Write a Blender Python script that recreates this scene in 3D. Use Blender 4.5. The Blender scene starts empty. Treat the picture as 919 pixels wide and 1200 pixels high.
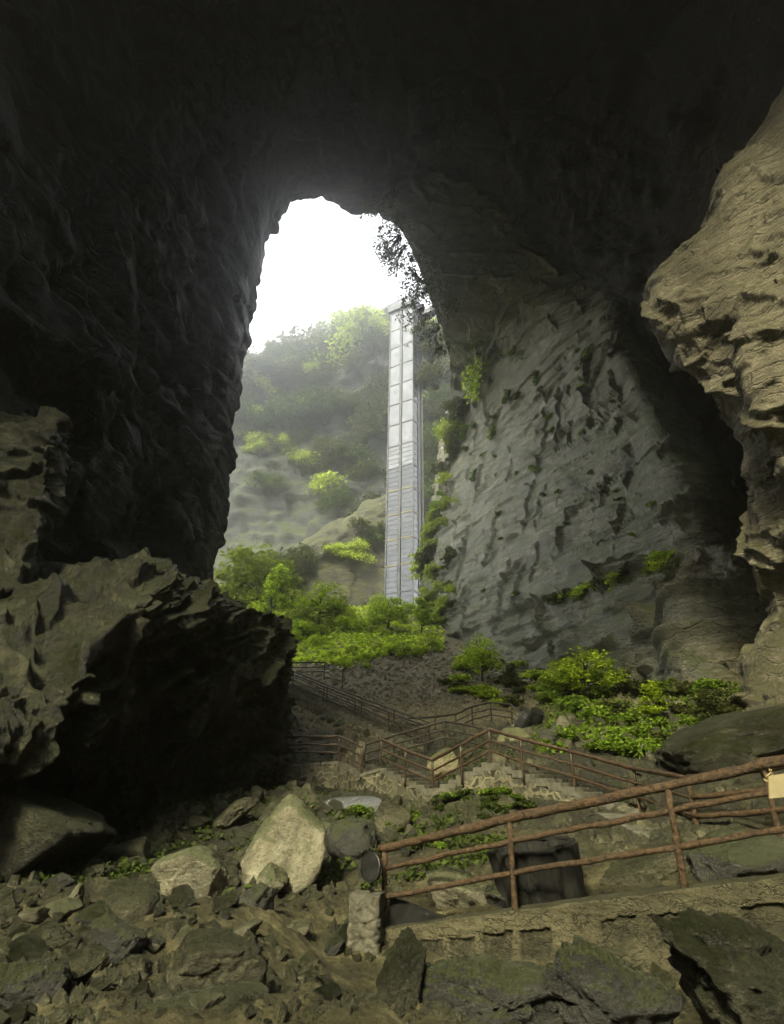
import bpy, bmesh, math, random
import numpy as np
from mathutils import Vector, Matrix
R = math.radians
random.seed(7)
rng = np.random.default_rng(7)
scn = bpy.context.scene
col = scn.collection

# ------------------------------------------------------------------ camera
F, PITCH, ROLL = 640.0, R(24.7), R(0.95)
CAM = np.array([0.0, 0.0, 1.7])
rot = Matrix.Rotation(R(90) + PITCH, 3, 'X') @ Matrix.Rotation(ROLL, 3, 'Z')
RM = np.array(rot)
cd = bpy.data.cameras.new('camera')
cam = bpy.data.objects.new('camera', cd); col.objects.link(cam)
cam.matrix_world = Matrix.Translation(Vector(CAM)) @ rot.to_4x4()
cd.sensor_fit = 'VERTICAL'; cd.sensor_height = 36; cd.sensor_width = 36
cd.lens = F / 1200 * 36
cd.clip_start = 0.05; cd.clip_end = 6000
scn.camera = cam

def ray(px, py):
    d = RM @ np.array([(px - 459.5) / F, (600 - py) / F, -1.0])
    return d
def W(px, py, Y):
    "world point seen at that spot of the photograph, Y metres ahead"
    d = ray(px, py)
    return CAM + d * (Y / d[1])

# ------------------------------------------------------------------ noise
_perm = np.random.default_rng(3).permutation(256).astype(np.int64)
_perm = np.concatenate([_perm, _perm, _perm])
_grad = np.random.default_rng(4).normal(size=(256, 3)); _grad /= np.linalg.norm(_grad, axis=1)[:, None]
def _hash(i, j, k):
    return _perm[_perm[_perm[i & 255] + (j & 255)] + (k & 255)]
def perlin(p):
    p = np.asarray(p, float)
    i = np.floor(p).astype(np.int64); f = p - i
    u = f * f * f * (f * (f * 6 - 15) + 10)
    out = 0
    for dx in (0, 1):
        wx = u[..., 0] if dx else 1 - u[..., 0]
        for dy in (0, 1):
            wy = u[..., 1] if dy else 1 - u[..., 1]
            for dz in (0, 1):
                wz = u[..., 2] if dz else 1 - u[..., 2]
                g = _grad[_hash(i[..., 0] + dx, i[..., 1] + dy, i[..., 2] + dz)]
                d = (g[..., 0] * (f[..., 0] - dx) + g[..., 1] * (f[..., 1] - dy) + g[..., 2] * (f[..., 2] - dz))
                out = out + wx * wy * wz * d
    return out * 1.6
def fbm(p, octv=4, gain=0.5):
    p = np.asarray(p, float); a = 1; s = 0; n = 0
    for o in range(octv):
        s = s + a * perlin(p * (2.03 ** o) + o * 17.3); n += a; a *= gain
    return s / n
def ridged(p, octv=4):
    a = 1; s = 0; n = 0
    for o in range(octv):
        s = s + a * (1 - 2 * np.abs(perlin(p * (2.1 ** o) + o * 9.1))); n += a; a *= 0.5
    return s / n
_rv = np.random.default_rng(5).random((256, 3))
_rs = np.random.default_rng(6).random(256)
def worley(p):
    "(cell's random value, distance to the cell border)"
    i = np.floor(p).astype(np.int64)
    f1 = np.full(p.shape[:-1], 9.0); f2 = f1.copy(); val = np.zeros(p.shape[:-1])
    for dx in (-1, 0, 1):
        for dy in (-1, 0, 1):
            for dz in (-1, 0, 1):
                c = i + np.array([dx, dy, dz])
                h = _hash(c[..., 0], c[..., 1], c[..., 2])
                q = c + _rv[h]
                d = np.sqrt(((q - p) ** 2).sum(-1))
                m = d < f1
                f2 = np.where(m, f1, np.minimum(f2, d))
                val = np.where(m, _rs[h], val); f1 = np.where(m, d, f1)
    return val, f2 - f1
def sstep(a, b, x):
    t = np.clip((x - a) / (b - a), 0, 1); return t * t * (3 - 2 * t)

# ------------------------------------------------------------------ splines and meshes
def cr_axis(C, n):
    "Catmull-Rom along the first axis"
    C = np.asarray(C, float); m = len(C)
    E = np.concatenate([[2 * C[0] - C[1]], C, [2 * C[-1] - C[-2]]])
    t = np.linspace(0, m - 1, n); i = np.minimum(t.astype(int), m - 2); f = t - i
    f = f.reshape((-1,) + (1,) * (C.ndim - 1))
    p0, p1, p2, p3 = E[i], E[i + 1], E[i + 2], E[i + 3]
    return 0.5 * (2 * p1 + (p2 - p0) * f + (2 * p0 - 5 * p1 + 4 * p2 - p3) * f ** 2 + (3 * p1 - p0 - 3 * p2 + p3) * f ** 3)
def cr_grid(C, n0, n1):
    A = cr_axis(C, n0)
    return cr_axis(A.transpose(1, 0, 2), n1).transpose(1, 0, 2)
def grid_normals(P):
    a = np.gradient(P, axis=0); b = np.gradient(P, axis=1)
    n = np.cross(a, b); n /= np.maximum(np.linalg.norm(n, axis=-1), 1e-9)[..., None]
    return n
def mesh_np(name, V, faces_flat, counts, smooth=True, uv=None):
    me = bpy.data.meshes.new(name)
    V = np.asarray(V, np.float32).reshape(-1, 3)
    faces_flat = np.asarray(faces_flat, np.int32).ravel(); counts = np.asarray(counts, np.int32)
    me.vertices.add(len(V)); me.vertices.foreach_set('co', V.ravel())
    me.loops.add(len(faces_flat)); me.loops.foreach_set('vertex_index', faces_flat)
    me.polygons.add(len(counts))
    st = np.concatenate([[0], np.cumsum(counts)[:-1]]).astype(np.int32)
    me.polygons.foreach_set('loop_start', st); me.polygons.foreach_set('loop_total', counts)
    me.polygons.foreach_set('use_smooth', np.full(len(counts), smooth))
    if uv is not None:
        l = me.uv_layers.new(name='UVMap')
        l.data.foreach_set('uv', np.asarray(uv, np.float32)[faces_flat].ravel())
    me.update(); me.validate()
    return me
def grid_mesh(name, P, flip=False, smooth=True, uv=None, wrap=False):
    n0, n1 = P.shape[:2]
    idx = np.arange(n0 * n1).reshape(n0, n1)
    if wrap:
        idx = np.concatenate([idx, idx[:, :1]], 1)
    a, b, c, d = idx[:-1, :-1], idx[1:, :-1], idx[1:, 1:], idx[:-1, 1:]
    q = np.stack([a, b, c, d], -1).reshape(-1, 4)
    if flip: q = q[:, ::-1]
    return mesh_np(name, P.reshape(-1, 3), q, np.full(len(q), 4), smooth, uv)
def link(name, me, mat, parent=None):
    o = bpy.data.objects.new(name, me); col.objects.link(o)
    if mat is not None and not me.materials: me.materials.append(mat)
    if parent is not None: o.parent = parent
    return o
def tag(o, label=None, cat=None, group=None, kind=None):
    for k, v in (('label', label), ('category', cat), ('group', group), ('kind', kind)):
        if v: o[k] = v
    return o
def empty(name, loc=(0, 0, 0), label=None, cat=None, group=None, rz=0):
    o = bpy.data.objects.new(name, None); col.objects.link(o)
    o.location = loc; o.rotation_euler = (0, 0, rz); o.empty_display_size = 0.2
    return tag(o, label, cat, group)
def copy_tree(o, parent=None):
    c = o.copy(); col.objects.link(c)
    if parent is not None: c.parent = parent
    for ch in list(o.children): copy_tree(ch, c)
    return c

# ------------------------------------------------------------------ materials
def new_mat(name):
    m = bpy.data.materials.new(name); m.use_nodes = True
    nt = m.node_tree; nt.nodes.clear()
    out = nt.nodes.new('ShaderNodeOutputMaterial')
    b = nt.nodes.new('ShaderNodeBsdfPrincipled')
    nt.links.new(b.outputs[0], out.inputs[0])
    return m, nt, b, out
def N(nt, t, **kw):
    n = nt.nodes.new(t)
    for k, v in kw.items():
        if k.startswith('i_'): n.inputs[k[2:].replace('_', ' ')].default_value = v
        else: setattr(n, k, v)
    return n
def coords(nt, scale=(1, 1, 1), rot=(0, 0, 0), which='Object'):
    tc = N(nt, 'ShaderNodeTexCoord'); mp = N(nt, 'ShaderNodeMapping')
    mp.inputs['Scale'].default_value = scale; mp.inputs['Rotation'].default_value = rot
    nt.links.new(tc.outputs[which], mp.inputs[0]); return mp.outputs[0]
def noise(nt, vec, scale, detail=6, rough=0.6, dist=0.0):
    n = N(nt, 'ShaderNodeTexNoise'); n.inputs['Scale'].default_value = scale
    n.inputs['Detail'].default_value = detail; n.inputs['Roughness'].default_value = rough
    n.inputs['Distortion'].default_value = dist
    nt.links.new(vec, n.inputs['Vector']); return n.outputs['Fac']
def ramp(nt, fac, stops):
    r = N(nt, 'ShaderNodeValToRGB'); e = r.color_ramp.elements
    while len(e) < len(stops): e.new(0.5)
    for i, (p, c) in enumerate(stops):
        e[i].position = p; e[i].color = (*c, 1) if len(c) == 3 else c
    nt.links.new(fac, r.inputs[0]); return r.outputs[0]
def mix(nt, fac, a, b, mode='MIX'):
    m = N(nt, 'ShaderNodeMix', data_type='RGBA', blend_type=mode)
    for s, i in ((fac, 0), (a, 6), (b, 7)):
        if isinstance(s, (int, float)): m.inputs[i].default_value = s
        elif isinstance(s, tuple): m.inputs[i].default_value = (*s, 1)
        else: nt.links.new(s, m.inputs[i])
    return m.outputs[2]
def maths(nt, op, a, b=None, clamp=False):
    m = N(nt, 'ShaderNodeMath', operation=op, use_clamp=clamp)
    for s, i in ((a, 0), (b, 1)):
        if s is None: continue
        if isinstance(s, (int, float)): m.inputs[i].default_value = s
        else: nt.links.new(s, m.inputs[i])
    return m.outputs[0]
def bump(nt, h, dist, strength=1.0, normal=None):
    b = N(nt, 'ShaderNodeBump'); b.inputs['Distance'].default_value = dist; b.inputs['Strength'].default_value = strength
    nt.links.new(h, b.inputs['Height'])
    if normal is not None: nt.links.new(normal, b.inputs['Normal'])
    return b.outputs[0]
def up_mask(nt, lo, hi):
    g = N(nt, 'ShaderNodeNewGeometry'); s = N(nt, 'ShaderNodeSeparateXYZ')
    nt.links.new(g.outputs['Normal'], s.inputs[0])
    mr = N(nt, 'ShaderNodeMapRange'); mr.inputs['From Min'].default_value = lo; mr.inputs['From Max'].default_value = hi
    nt.links.new(s.outputs['Z'], mr.inputs['Value']); return mr.outputs[0]

def rock_mat(name, dark, mid, light, s=1.0, moss=0.0, moss_col=(0.05, 0.075, 0.015), rough=(0.55, 0.9), bd=0.12,
             stain=0.5, bed=(0.0, R(-12), 0.0), moss_up=(0.2, 0.8), spec=0.4, iso=False):
    m, nt, b, out = new_mat(name)
    v = coords(nt)
    vb = coords(nt, (0.75, 0.85, 1.25) if iso else (0.45, 0.45, 2.0), bed)
    n1 = noise(nt, v, 0.35 * s, 8, 0.62)
    n2 = noise(nt, vb, 1.1 * s, 8, 0.68)
    n3 = noise(nt, v, 6.0 * s, 6, 0.7)
    f = maths(nt, 'ADD', maths(nt, 'MULTIPLY', n1, 0.45), maths(nt, 'MULTIPLY', n2, 0.4))
    f = maths(nt, 'ADD', f, maths(nt, 'MULTIPLY', n3, 0.15))
    c = ramp(nt, f, [(0.36, dark), (0.5, mid), (0.64, light)])
    # dark wet streaks running down the face
    vs = coords(nt, (0.9, 0.9, 0.07))
    st = ramp(nt, noise(nt, vs, 0.8 * s, 5, 0.6), [(0.50, (0, 0, 0)), (0.66, (1, 1, 1))])
    c = mix(nt, maths(nt, 'MULTIPLY', st, stain), c, tuple(0.35 * x for x in mid))
    grit = ramp(nt, noise(nt, v, 17 * s, 4, 0.75), [(0.56, (0, 0, 0)), (0.66, (1, 1, 1))])
    c = mix(nt, maths(nt, 'MULTIPLY', grit, 0.45), c, tuple(min(.6, 1.35 * x) for x in light))
    pit = ramp(nt, noise(nt, v, 11 * s, 4, 0.75), [(0.34, (1, 1, 1)), (0.44, (0, 0, 0))])
    c = mix(nt, maths(nt, 'MULTIPLY', pit, 0.6), c, tuple(.5 * x for x in dark))
    # fine cracks
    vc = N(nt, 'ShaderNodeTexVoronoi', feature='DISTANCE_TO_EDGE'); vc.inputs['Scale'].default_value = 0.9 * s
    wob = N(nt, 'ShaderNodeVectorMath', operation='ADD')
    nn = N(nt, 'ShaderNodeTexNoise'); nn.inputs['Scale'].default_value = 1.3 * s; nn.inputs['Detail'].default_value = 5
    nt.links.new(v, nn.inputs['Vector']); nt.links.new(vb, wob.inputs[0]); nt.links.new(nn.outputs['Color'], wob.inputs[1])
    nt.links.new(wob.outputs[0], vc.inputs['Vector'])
    crk = ramp(nt, vc.outputs['Distance'], [(0.0, (0, 0, 0)), (0.045, (1, 1, 1))])
    if not iso:                                # colour is darker along the crack lines
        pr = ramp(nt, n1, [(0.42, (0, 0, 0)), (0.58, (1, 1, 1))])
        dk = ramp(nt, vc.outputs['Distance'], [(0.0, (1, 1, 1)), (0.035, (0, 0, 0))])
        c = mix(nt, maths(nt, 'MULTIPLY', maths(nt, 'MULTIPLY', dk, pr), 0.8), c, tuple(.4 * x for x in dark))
    if moss > 0:
        mn = noise(nt, v, 0.9 * s, 8, 0.7)
        mm = maths(nt, 'ADD', maths(nt, 'MULTIPLY', up_mask(nt, *moss_up), 0.6), mn)
        mm = ramp(nt, mm, [(0.62 - 0.25 * moss, (0, 0, 0)), (0.8 - 0.2 * moss, (1, 1, 1))])
        mc = ramp(nt, noise(nt, v, 9 * s, 4), [(0.3, tuple(0.5 * x for x in moss_col)), (0.7, tuple(1.5 * x for x in moss_col))])
        c = mix(nt, maths(nt, 'MULTIPLY', mm, min(1, 0.55 + moss * 0.4)), c, mc)
    nt.links.new(c, b.inputs['Base Color'])
    rr = ramp(nt, n1, [(0.35, (rough[0],) * 3), (0.65, (rough[1],) * 3)])
    nt.links.new(rr, b.inputs['Roughness']); b.inputs['Specular IOR Level'].default_value = spec
    h = maths(nt, 'ADD', maths(nt, 'MULTIPLY', n2, 0.9), maths(nt, 'MULTIPLY', n3, 0.8))
    h = maths(nt, 'ADD', h, maths(nt, 'MULTIPLY', noise(nt, v, 22 * s, 5, 0.75), 0.3))
    h = maths(nt, 'ADD', h, maths(nt, 'MULTIPLY', crk, 0.05 if iso else 0.3))
    nt.links.new(bump(nt, h, bd * 2.2), b.inputs['Normal'])
    return m

M = {}
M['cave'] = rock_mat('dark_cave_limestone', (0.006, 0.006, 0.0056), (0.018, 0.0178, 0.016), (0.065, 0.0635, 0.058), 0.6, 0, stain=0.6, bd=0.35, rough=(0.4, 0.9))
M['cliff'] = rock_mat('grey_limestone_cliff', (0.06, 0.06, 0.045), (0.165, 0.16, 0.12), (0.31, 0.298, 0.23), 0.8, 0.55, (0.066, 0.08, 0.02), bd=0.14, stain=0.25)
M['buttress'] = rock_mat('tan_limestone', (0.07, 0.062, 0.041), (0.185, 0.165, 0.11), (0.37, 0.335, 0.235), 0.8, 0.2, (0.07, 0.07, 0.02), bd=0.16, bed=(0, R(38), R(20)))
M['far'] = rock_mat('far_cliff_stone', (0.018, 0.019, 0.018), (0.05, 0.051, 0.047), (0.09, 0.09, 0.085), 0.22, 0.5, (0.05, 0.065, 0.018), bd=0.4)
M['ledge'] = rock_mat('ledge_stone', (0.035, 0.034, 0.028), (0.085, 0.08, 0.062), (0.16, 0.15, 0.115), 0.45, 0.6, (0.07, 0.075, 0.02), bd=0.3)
M['mossrock'] = rock_mat('mossy_boulder_stone', (0.010, 0.0098, 0.006), (0.032, 0.0315, 0.018), (0.15, 0.145, 0.085), 1.7, 0.42, (0.024, 0.029, 0.008), bd=0.1, iso=True, rough=(0.3, 0.8))
M['rock'] = rock_mat('grey_brown_boulder_stone', (0.02, 0.0195, 0.013), (0.07, 0.067, 0.042), (0.27, 0.252, 0.155), 1.6, 0.2, (0.03, 0.034, 0.01), bd=0.08, iso=True, rough=(0.28, 0.75))
M['pale'] = rock_mat('pale_limestone', (0.09, 0.082, 0.055), (0.27, 0.246, 0.165), (0.46, 0.43, 0.31), 1.8, 0.12, bd=0.06, stain=0.8, iso=True)
M['shine'] = rock_mat('rain_wet_slab', (0.04, 0.04, 0.038), (0.09, 0.09, 0.085), (0.16, 0.16, 0.15), 1.2, 0, rough=(0.08, 0.3), bd=0.012, spec=1.0, iso=True)
M['scree'] = rock_mat('brown_scree_stone', (0.07, 0.06, 0.038), (0.2, 0.17, 0.105), (0.36, 0.31, 0.2), 1.5, 0.1, bd=0.04, iso=True)
M['wet'] = rock_mat('wet_dark_stone', (0.02, 0.02, 0.018), (0.045, 0.044, 0.038), (0.09, 0.088, 0.075), 1.8, 0.12, (0.05, 0.06, 0.015), rough=(0.16, 0.5), bd=0.05, spec=0.6, iso=True)

def ground_mat():
    m, nt, b, out = new_mat('earth_and_stones')
    v = coords(nt)
    n1 = noise(nt, v, 0.22, 8, 0.62, 0.4); n2 = noise(nt, v, 1.7, 9, 0.7); n3 = noise(nt, v, 9, 7, 0.72)
    earth = ramp(nt, n2, [(0.32, (0.03, 0.028, 0.013)), (0.5, (0.10, 0.09, 0.041)), (0.64, (0.25, 0.22, 0.11))])
    dirt = ramp(nt, n3, [(0.35, (0.012, 0.012, 0.008)), (0.52, (0.04, 0.038, 0.024)), (0.7, (0.11, 0.10, 0.065))])
    # trodden sandy earth near, dark stony soil further up
    sp = N(nt, 'ShaderNodeSeparateXYZ'); nt.links.new(v, sp.inputs[0])
    far = N(nt, 'ShaderNodeMapRange'); far.inputs['From Min'].default_value = 11; far.inputs['From Max'].default_value = 17
    nt.links.new(maths(nt, 'ADD', sp.outputs['Y'], maths(nt, 'MULTIPLY', maths(nt, 'ADD', n1, -0.5), 30)), far.inputs['Value'])
    k = maths(nt, 'MULTIPLY', far.outputs[0], 1.0, True)
    c = mix(nt, k, earth, dirt)
    litter = ramp(nt, noise(nt, v, 26, 3, 0.8), [(0.62, (0, 0, 0)), (0.68, (1, 1, 1))])
    c = mix(nt, maths(nt, 'MULTIPLY', litter, 0.6), c, (0.10, 0.045, 0.018))
    # brown scree fan in the mouth of the cave
    sc = N(nt, 'ShaderNodeMapRange'); sc.inputs['From Min'].default_value = 33; sc.inputs['From Max'].default_value = 40
    nt.links.new(maths(nt, 'ADD', sp.outputs['Y'], maths(nt, 'MULTIPLY', n1, 6)), sc.inputs['Value'])
    scree = ramp(nt, n3, [(0.34, (0.05, 0.042, 0.025)), (0.48, (0.19, 0.158, 0.088)), (0.62, (0.34, 0.28, 0.155))])
    c = mix(nt, sc.outputs[0], c, scree)
    g = ramp(nt, n2, [(0.52, (0, 0, 0)), (0.62, (1, 1, 1))])
    c = mix(nt, maths(nt, 'MULTIPLY', maths(nt, 'MULTIPLY', g, 0.55), k), c, (0.055, 0.075, 0.018))
    nt.links.new(c, b.inputs['Base Color'])
    b.inputs['Roughness'].default_value = 0.75; b.inputs['Specular IOR Level'].default_value = 0.35
    vo = N(nt, 'ShaderNodeTexVoronoi'); vo.inputs['Scale'].default_value = 7; nt.links.new(v, vo.inputs['Vector'])
    h = maths(nt, 'ADD', maths(nt, 'MULTIPLY', n3, 1.0), maths(nt, 'MULTIPLY', n2, 1.2))
    h = maths(nt, 'SUBTRACT', h, maths(nt, 'MULTIPLY', vo.outputs['Distance'], 0.35))
    nt.links.new(bump(nt, h, 0.24), b.inputs['Normal'])
    return m
M['ground'] = ground_mat()

def cobble_mat(name, sc, stone, mortar, disp=0.05):
    m, nt, b, out = new_mat(name)
    v = coords(nt)
    nn = N(nt, 'ShaderNodeTexNoise'); nn.inputs['Scale'].default_value = 2.5; nt.links.new(v, nn.inputs['Vector'])
    ad = N(nt, 'ShaderNodeVectorMath', operation='MULTIPLY_ADD'); ad.inputs[1].default_value = (0.25,) * 3
    nt.links.new(nn.outputs['Color'], ad.inputs[0]); nt.links.new(v, ad.inputs[2])
    vd = N(nt, 'ShaderNodeTexVoronoi', feature='DISTANCE_TO_EDGE'); vd.inputs['Scale'].default_value = sc
    vf = N(nt, 'ShaderNodeTexVoronoi'); vf.inputs['Scale'].default_value = sc
    for q in (vd, vf): nt.links.new(ad.outputs[0], q.inputs['Vector'])
    n3 = noise(nt, v, 14, 6, 0.7); n1 = noise(nt, v, 0.9, 6, 0.7)
    bw = N(nt, 'ShaderNodeRGBToBW'); nt.links.new(vf.outputs['Color'], bw.inputs[0])
    sc_ = ramp(nt, bw.outputs[0], [(0.2, tuple(0.45 * x for x in stone)), (0.8, tuple(1.5 * x for x in stone))])
    sc_ = mix(nt, 0.6, sc_, ramp(nt, n3, [(0.3, (0.35,) * 3), (0.7, (1.3,) * 3)]), 'MULTIPLY')
    k = ramp(nt, maths(nt, 'ADD', vd.outputs['Distance'], maths(nt, 'MULTIPLY', maths(nt, 'ADD', n3, -0.5), 0.1)), [(0.06, (0, 0, 0)), (0.11, (1, 1, 1))])
    mo = mix(nt, 0.7, mortar, ramp(nt, n1, [(0.35, (0.4,) * 3), (0.65, (1.2,) * 3)]), 'MULTIPLY')
    c = mix(nt, k, mo, sc_)
    c = mix(nt, ramp(nt, noise(nt, v, 1.6, 7, 0.75), [(0.54, (0, 0, 0)), (0.66, (0.85,) * 3)]), c, (0.045, 0.052, 0.016))
    nt.links.new(c, b.inputs['Base Color']); b.inputs['Roughness'].default_value = 0.85
    h = maths(nt, 'ADD', maths(nt, 'MULTIPLY', k, -0.5), maths(nt, 'MULTIPLY', n3, 0.6))
    nt.links.new(bump(nt, h, disp), b.inputs['Normal'])
    return m
M['cobble'] = cobble_mat('rubble_masonry', 2.6, (0.07, 0.066, 0.042), (0.17, 0.152, 0.092))
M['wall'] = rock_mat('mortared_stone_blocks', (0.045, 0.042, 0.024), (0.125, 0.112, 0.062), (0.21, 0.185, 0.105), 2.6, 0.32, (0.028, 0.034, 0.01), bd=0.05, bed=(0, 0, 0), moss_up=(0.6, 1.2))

def simple_mat(name, c1, c2, scale, rough=0.8, bd=0.01, stretch=(1, 1, 1), spec=0.4, metallic=0.0):
    m, nt, b, out = new_mat(name)
    v = coords(nt, stretch)
    n = noise(nt, v, scale, 7, 0.68, 0.5)
    nt.links.new(ramp(nt, n, [(0.35, c1), (0.65, c2)]), b.inputs['Base Color'])
    nt.links.new(ramp(nt, noise(nt, v, scale * 0.4, 4), [(0.3, (rough * 0.7,) * 3), (0.7, (min(1, rough * 1.15),) * 3)]), b.inputs['Roughness'])
    b.inputs['Specular IOR Level'].default_value = spec; b.inputs['Metallic'].default_value = metallic
    nt.links.new(bump(nt, n, bd), b.inputs['Normal'])
    return m
M['log'] = simple_mat('brown_log_bark', (0.016, 0.011, 0.007), (0.11, 0.064, 0.028), 15, 0.55, 0.05)
M['rail'] = simple_mat('worn_brown_rail', (0.02, 0.013, 0.008), (0.075, 0.044, 0.024), 8, 0.45, 0.012, spec=0.5)
M['darkrail'] = simple_mat('dark_weathered_rail', (0.012, 0.010, 0.007), (0.04, 0.03, 0.02), 8, 0.6, 0.01, spec=0.35)
M['concrete'] = simple_mat('mossy_concrete', (0.10, 0.09, 0.052), (0.25, 0.215, 0.125), 3.2, 0.85, 0.03)
M['pillarstone'] = simple_mat('carved_grey_stone', (0.045, 0.042, 0.03), (0.15, 0.14, 0.098), 6, 0.85, 0.06)
M['step'] = simple_mat('damp_step_stone', (0.06, 0.058, 0.045), (0.16, 0.15, 0.115), 3.5, 0.5, 0.02)
M['black'] = simple_mat('black_painted_steel', (0.008, 0.008, 0.008), (0.02, 0.02, 0.018), 6, 0.5, 0.004)
M['stump'] = simple_mat('blackened_bark', (0.004, 0.004, 0.003), (0.016, 0.015, 0.011), 6, 0.8, 0.08, (2, 2, 0.4))
M['board'] = simple_mat('pale_board', (0.20, 0.165, 0.085), (0.30, 0.25, 0.14), 3, 0.7, 0.002)
M['rope'] = simple_mat('straw_rope', (0.25, 0.19, 0.09), (0.42, 0.34, 0.18), 30, 0.9, 0.004)
M['bark'] = simple_mat('grey_brown_bark', (0.03, 0.026, 0.018), (0.085, 0.07, 0.05), 6, 0.85, 0.02, (1, 1, 0.3))
M['steel'] = simple_mat('grey_steel_frame', (0.05, 0.052, 0.053), (0.09, 0.092, 0.093), 0.7, 0.5, 0.002, metallic=0.1)
M['darksteel'] = simple_mat('dark_steel_rail', (0.05, 0.05, 0.05), (0.09, 0.09, 0.09), 0.7, 0.5, 0.002)
M['yellow'] = simple_mat('dull_yellow_beam', (0.12, 0.10, 0.03), (0.18, 0.15, 0.04), 1, 0.5, 0.002)

def glass_mat(name, c1, c2, metal):
    m, nt, b, out = new_mat(name)
    v = coords(nt)
    n = noise(nt, v, 0.5, 4)
    nt.links.new(ramp(nt, n, [(0.3, c1), (0.7, c2)]), b.inputs['Base Color'])
    b.inputs['Metallic'].default_value = metal
    b.inputs['Roughness'].default_value = 0.2
    nt.links.new(bump(nt, noise(nt, v, 0.8, 2), 0.02, 0.3), b.inputs['Normal'])
    return m
M['glass'] = glass_mat('sky_reflection_glass', (0.10, 0.105, 0.108), (0.17, 0.175, 0.18), .22)  # upper panes: bright sky reflection put into the paler colour
M['glassd'] = glass_mat('dark_reflection_glass', (0.035, 0.038, 0.042), (0.075, 0.08, 0.085), .1)  # lower panes: dark rock reflection put into the darker colour

def leaf_mat(name, a, b_, tr=0.45):
    m, nt, b, out = new_mat(name)
    g = N(nt, 'ShaderNodeNewGeometry'); oi = N(nt, 'ShaderNodeObjectInfo')
    c = ramp(nt, g.outputs['Random Per Island'], [(0.0, a), (1.0, b_)])
    hs = N(nt, 'ShaderNodeHueSaturation')
    mr = N(nt, 'ShaderNodeMapRange'); mr.inputs['To Min'].default_value = 0.7; mr.inputs['To Max'].default_value = 1.25
    nt.links.new(oi.outputs['Random'], mr.inputs['Value']); nt.links.new(mr.outputs[0], hs.inputs['Value'])
    nt.links.new(c, hs.inputs['Color'])
    d = N(nt, 'ShaderNodeBsdfDiffuse'); t = N(nt, 'ShaderNodeBsdfTranslucent'); ms = N(nt, 'ShaderNodeMixShader')
    nt.links.new(hs.outputs[0], d.inputs[0]); nt.links.new(hs.outputs[0], t.inputs[0])
    ms.inputs[0].default_value = tr
    nt.links.new(d.outputs[0], ms.inputs[1]); nt.links.new(t.outputs[0], ms.inputs[2])
    nt.links.new(ms.outputs[0], out.inputs[0]); nt.nodes.remove(b)
    return m
M['leaf'] = leaf_mat('fresh_green_leaves', (0.15, 0.25, 0.014), (0.52, 0.64, 0.055))
M['leafy'] = leaf_mat('yellow_green_leaves', (0.20, 0.28, 0.03), (0.38, 0.44, 0.07))
M['leaff'] = leaf_mat('fern_green_leaves', (0.08, 0.14, 0.015), (0.22, 0.32, 0.04))
M['leafd'] = leaf_mat('deep_green_leaves', (0.03, 0.05, 0.012), (0.09, 0.12, 0.03))
M['leafw'] = leaf_mat('dull_olive_leaves', (0.04, 0.05, 0.015), (0.11, 0.12, 0.04))

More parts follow.
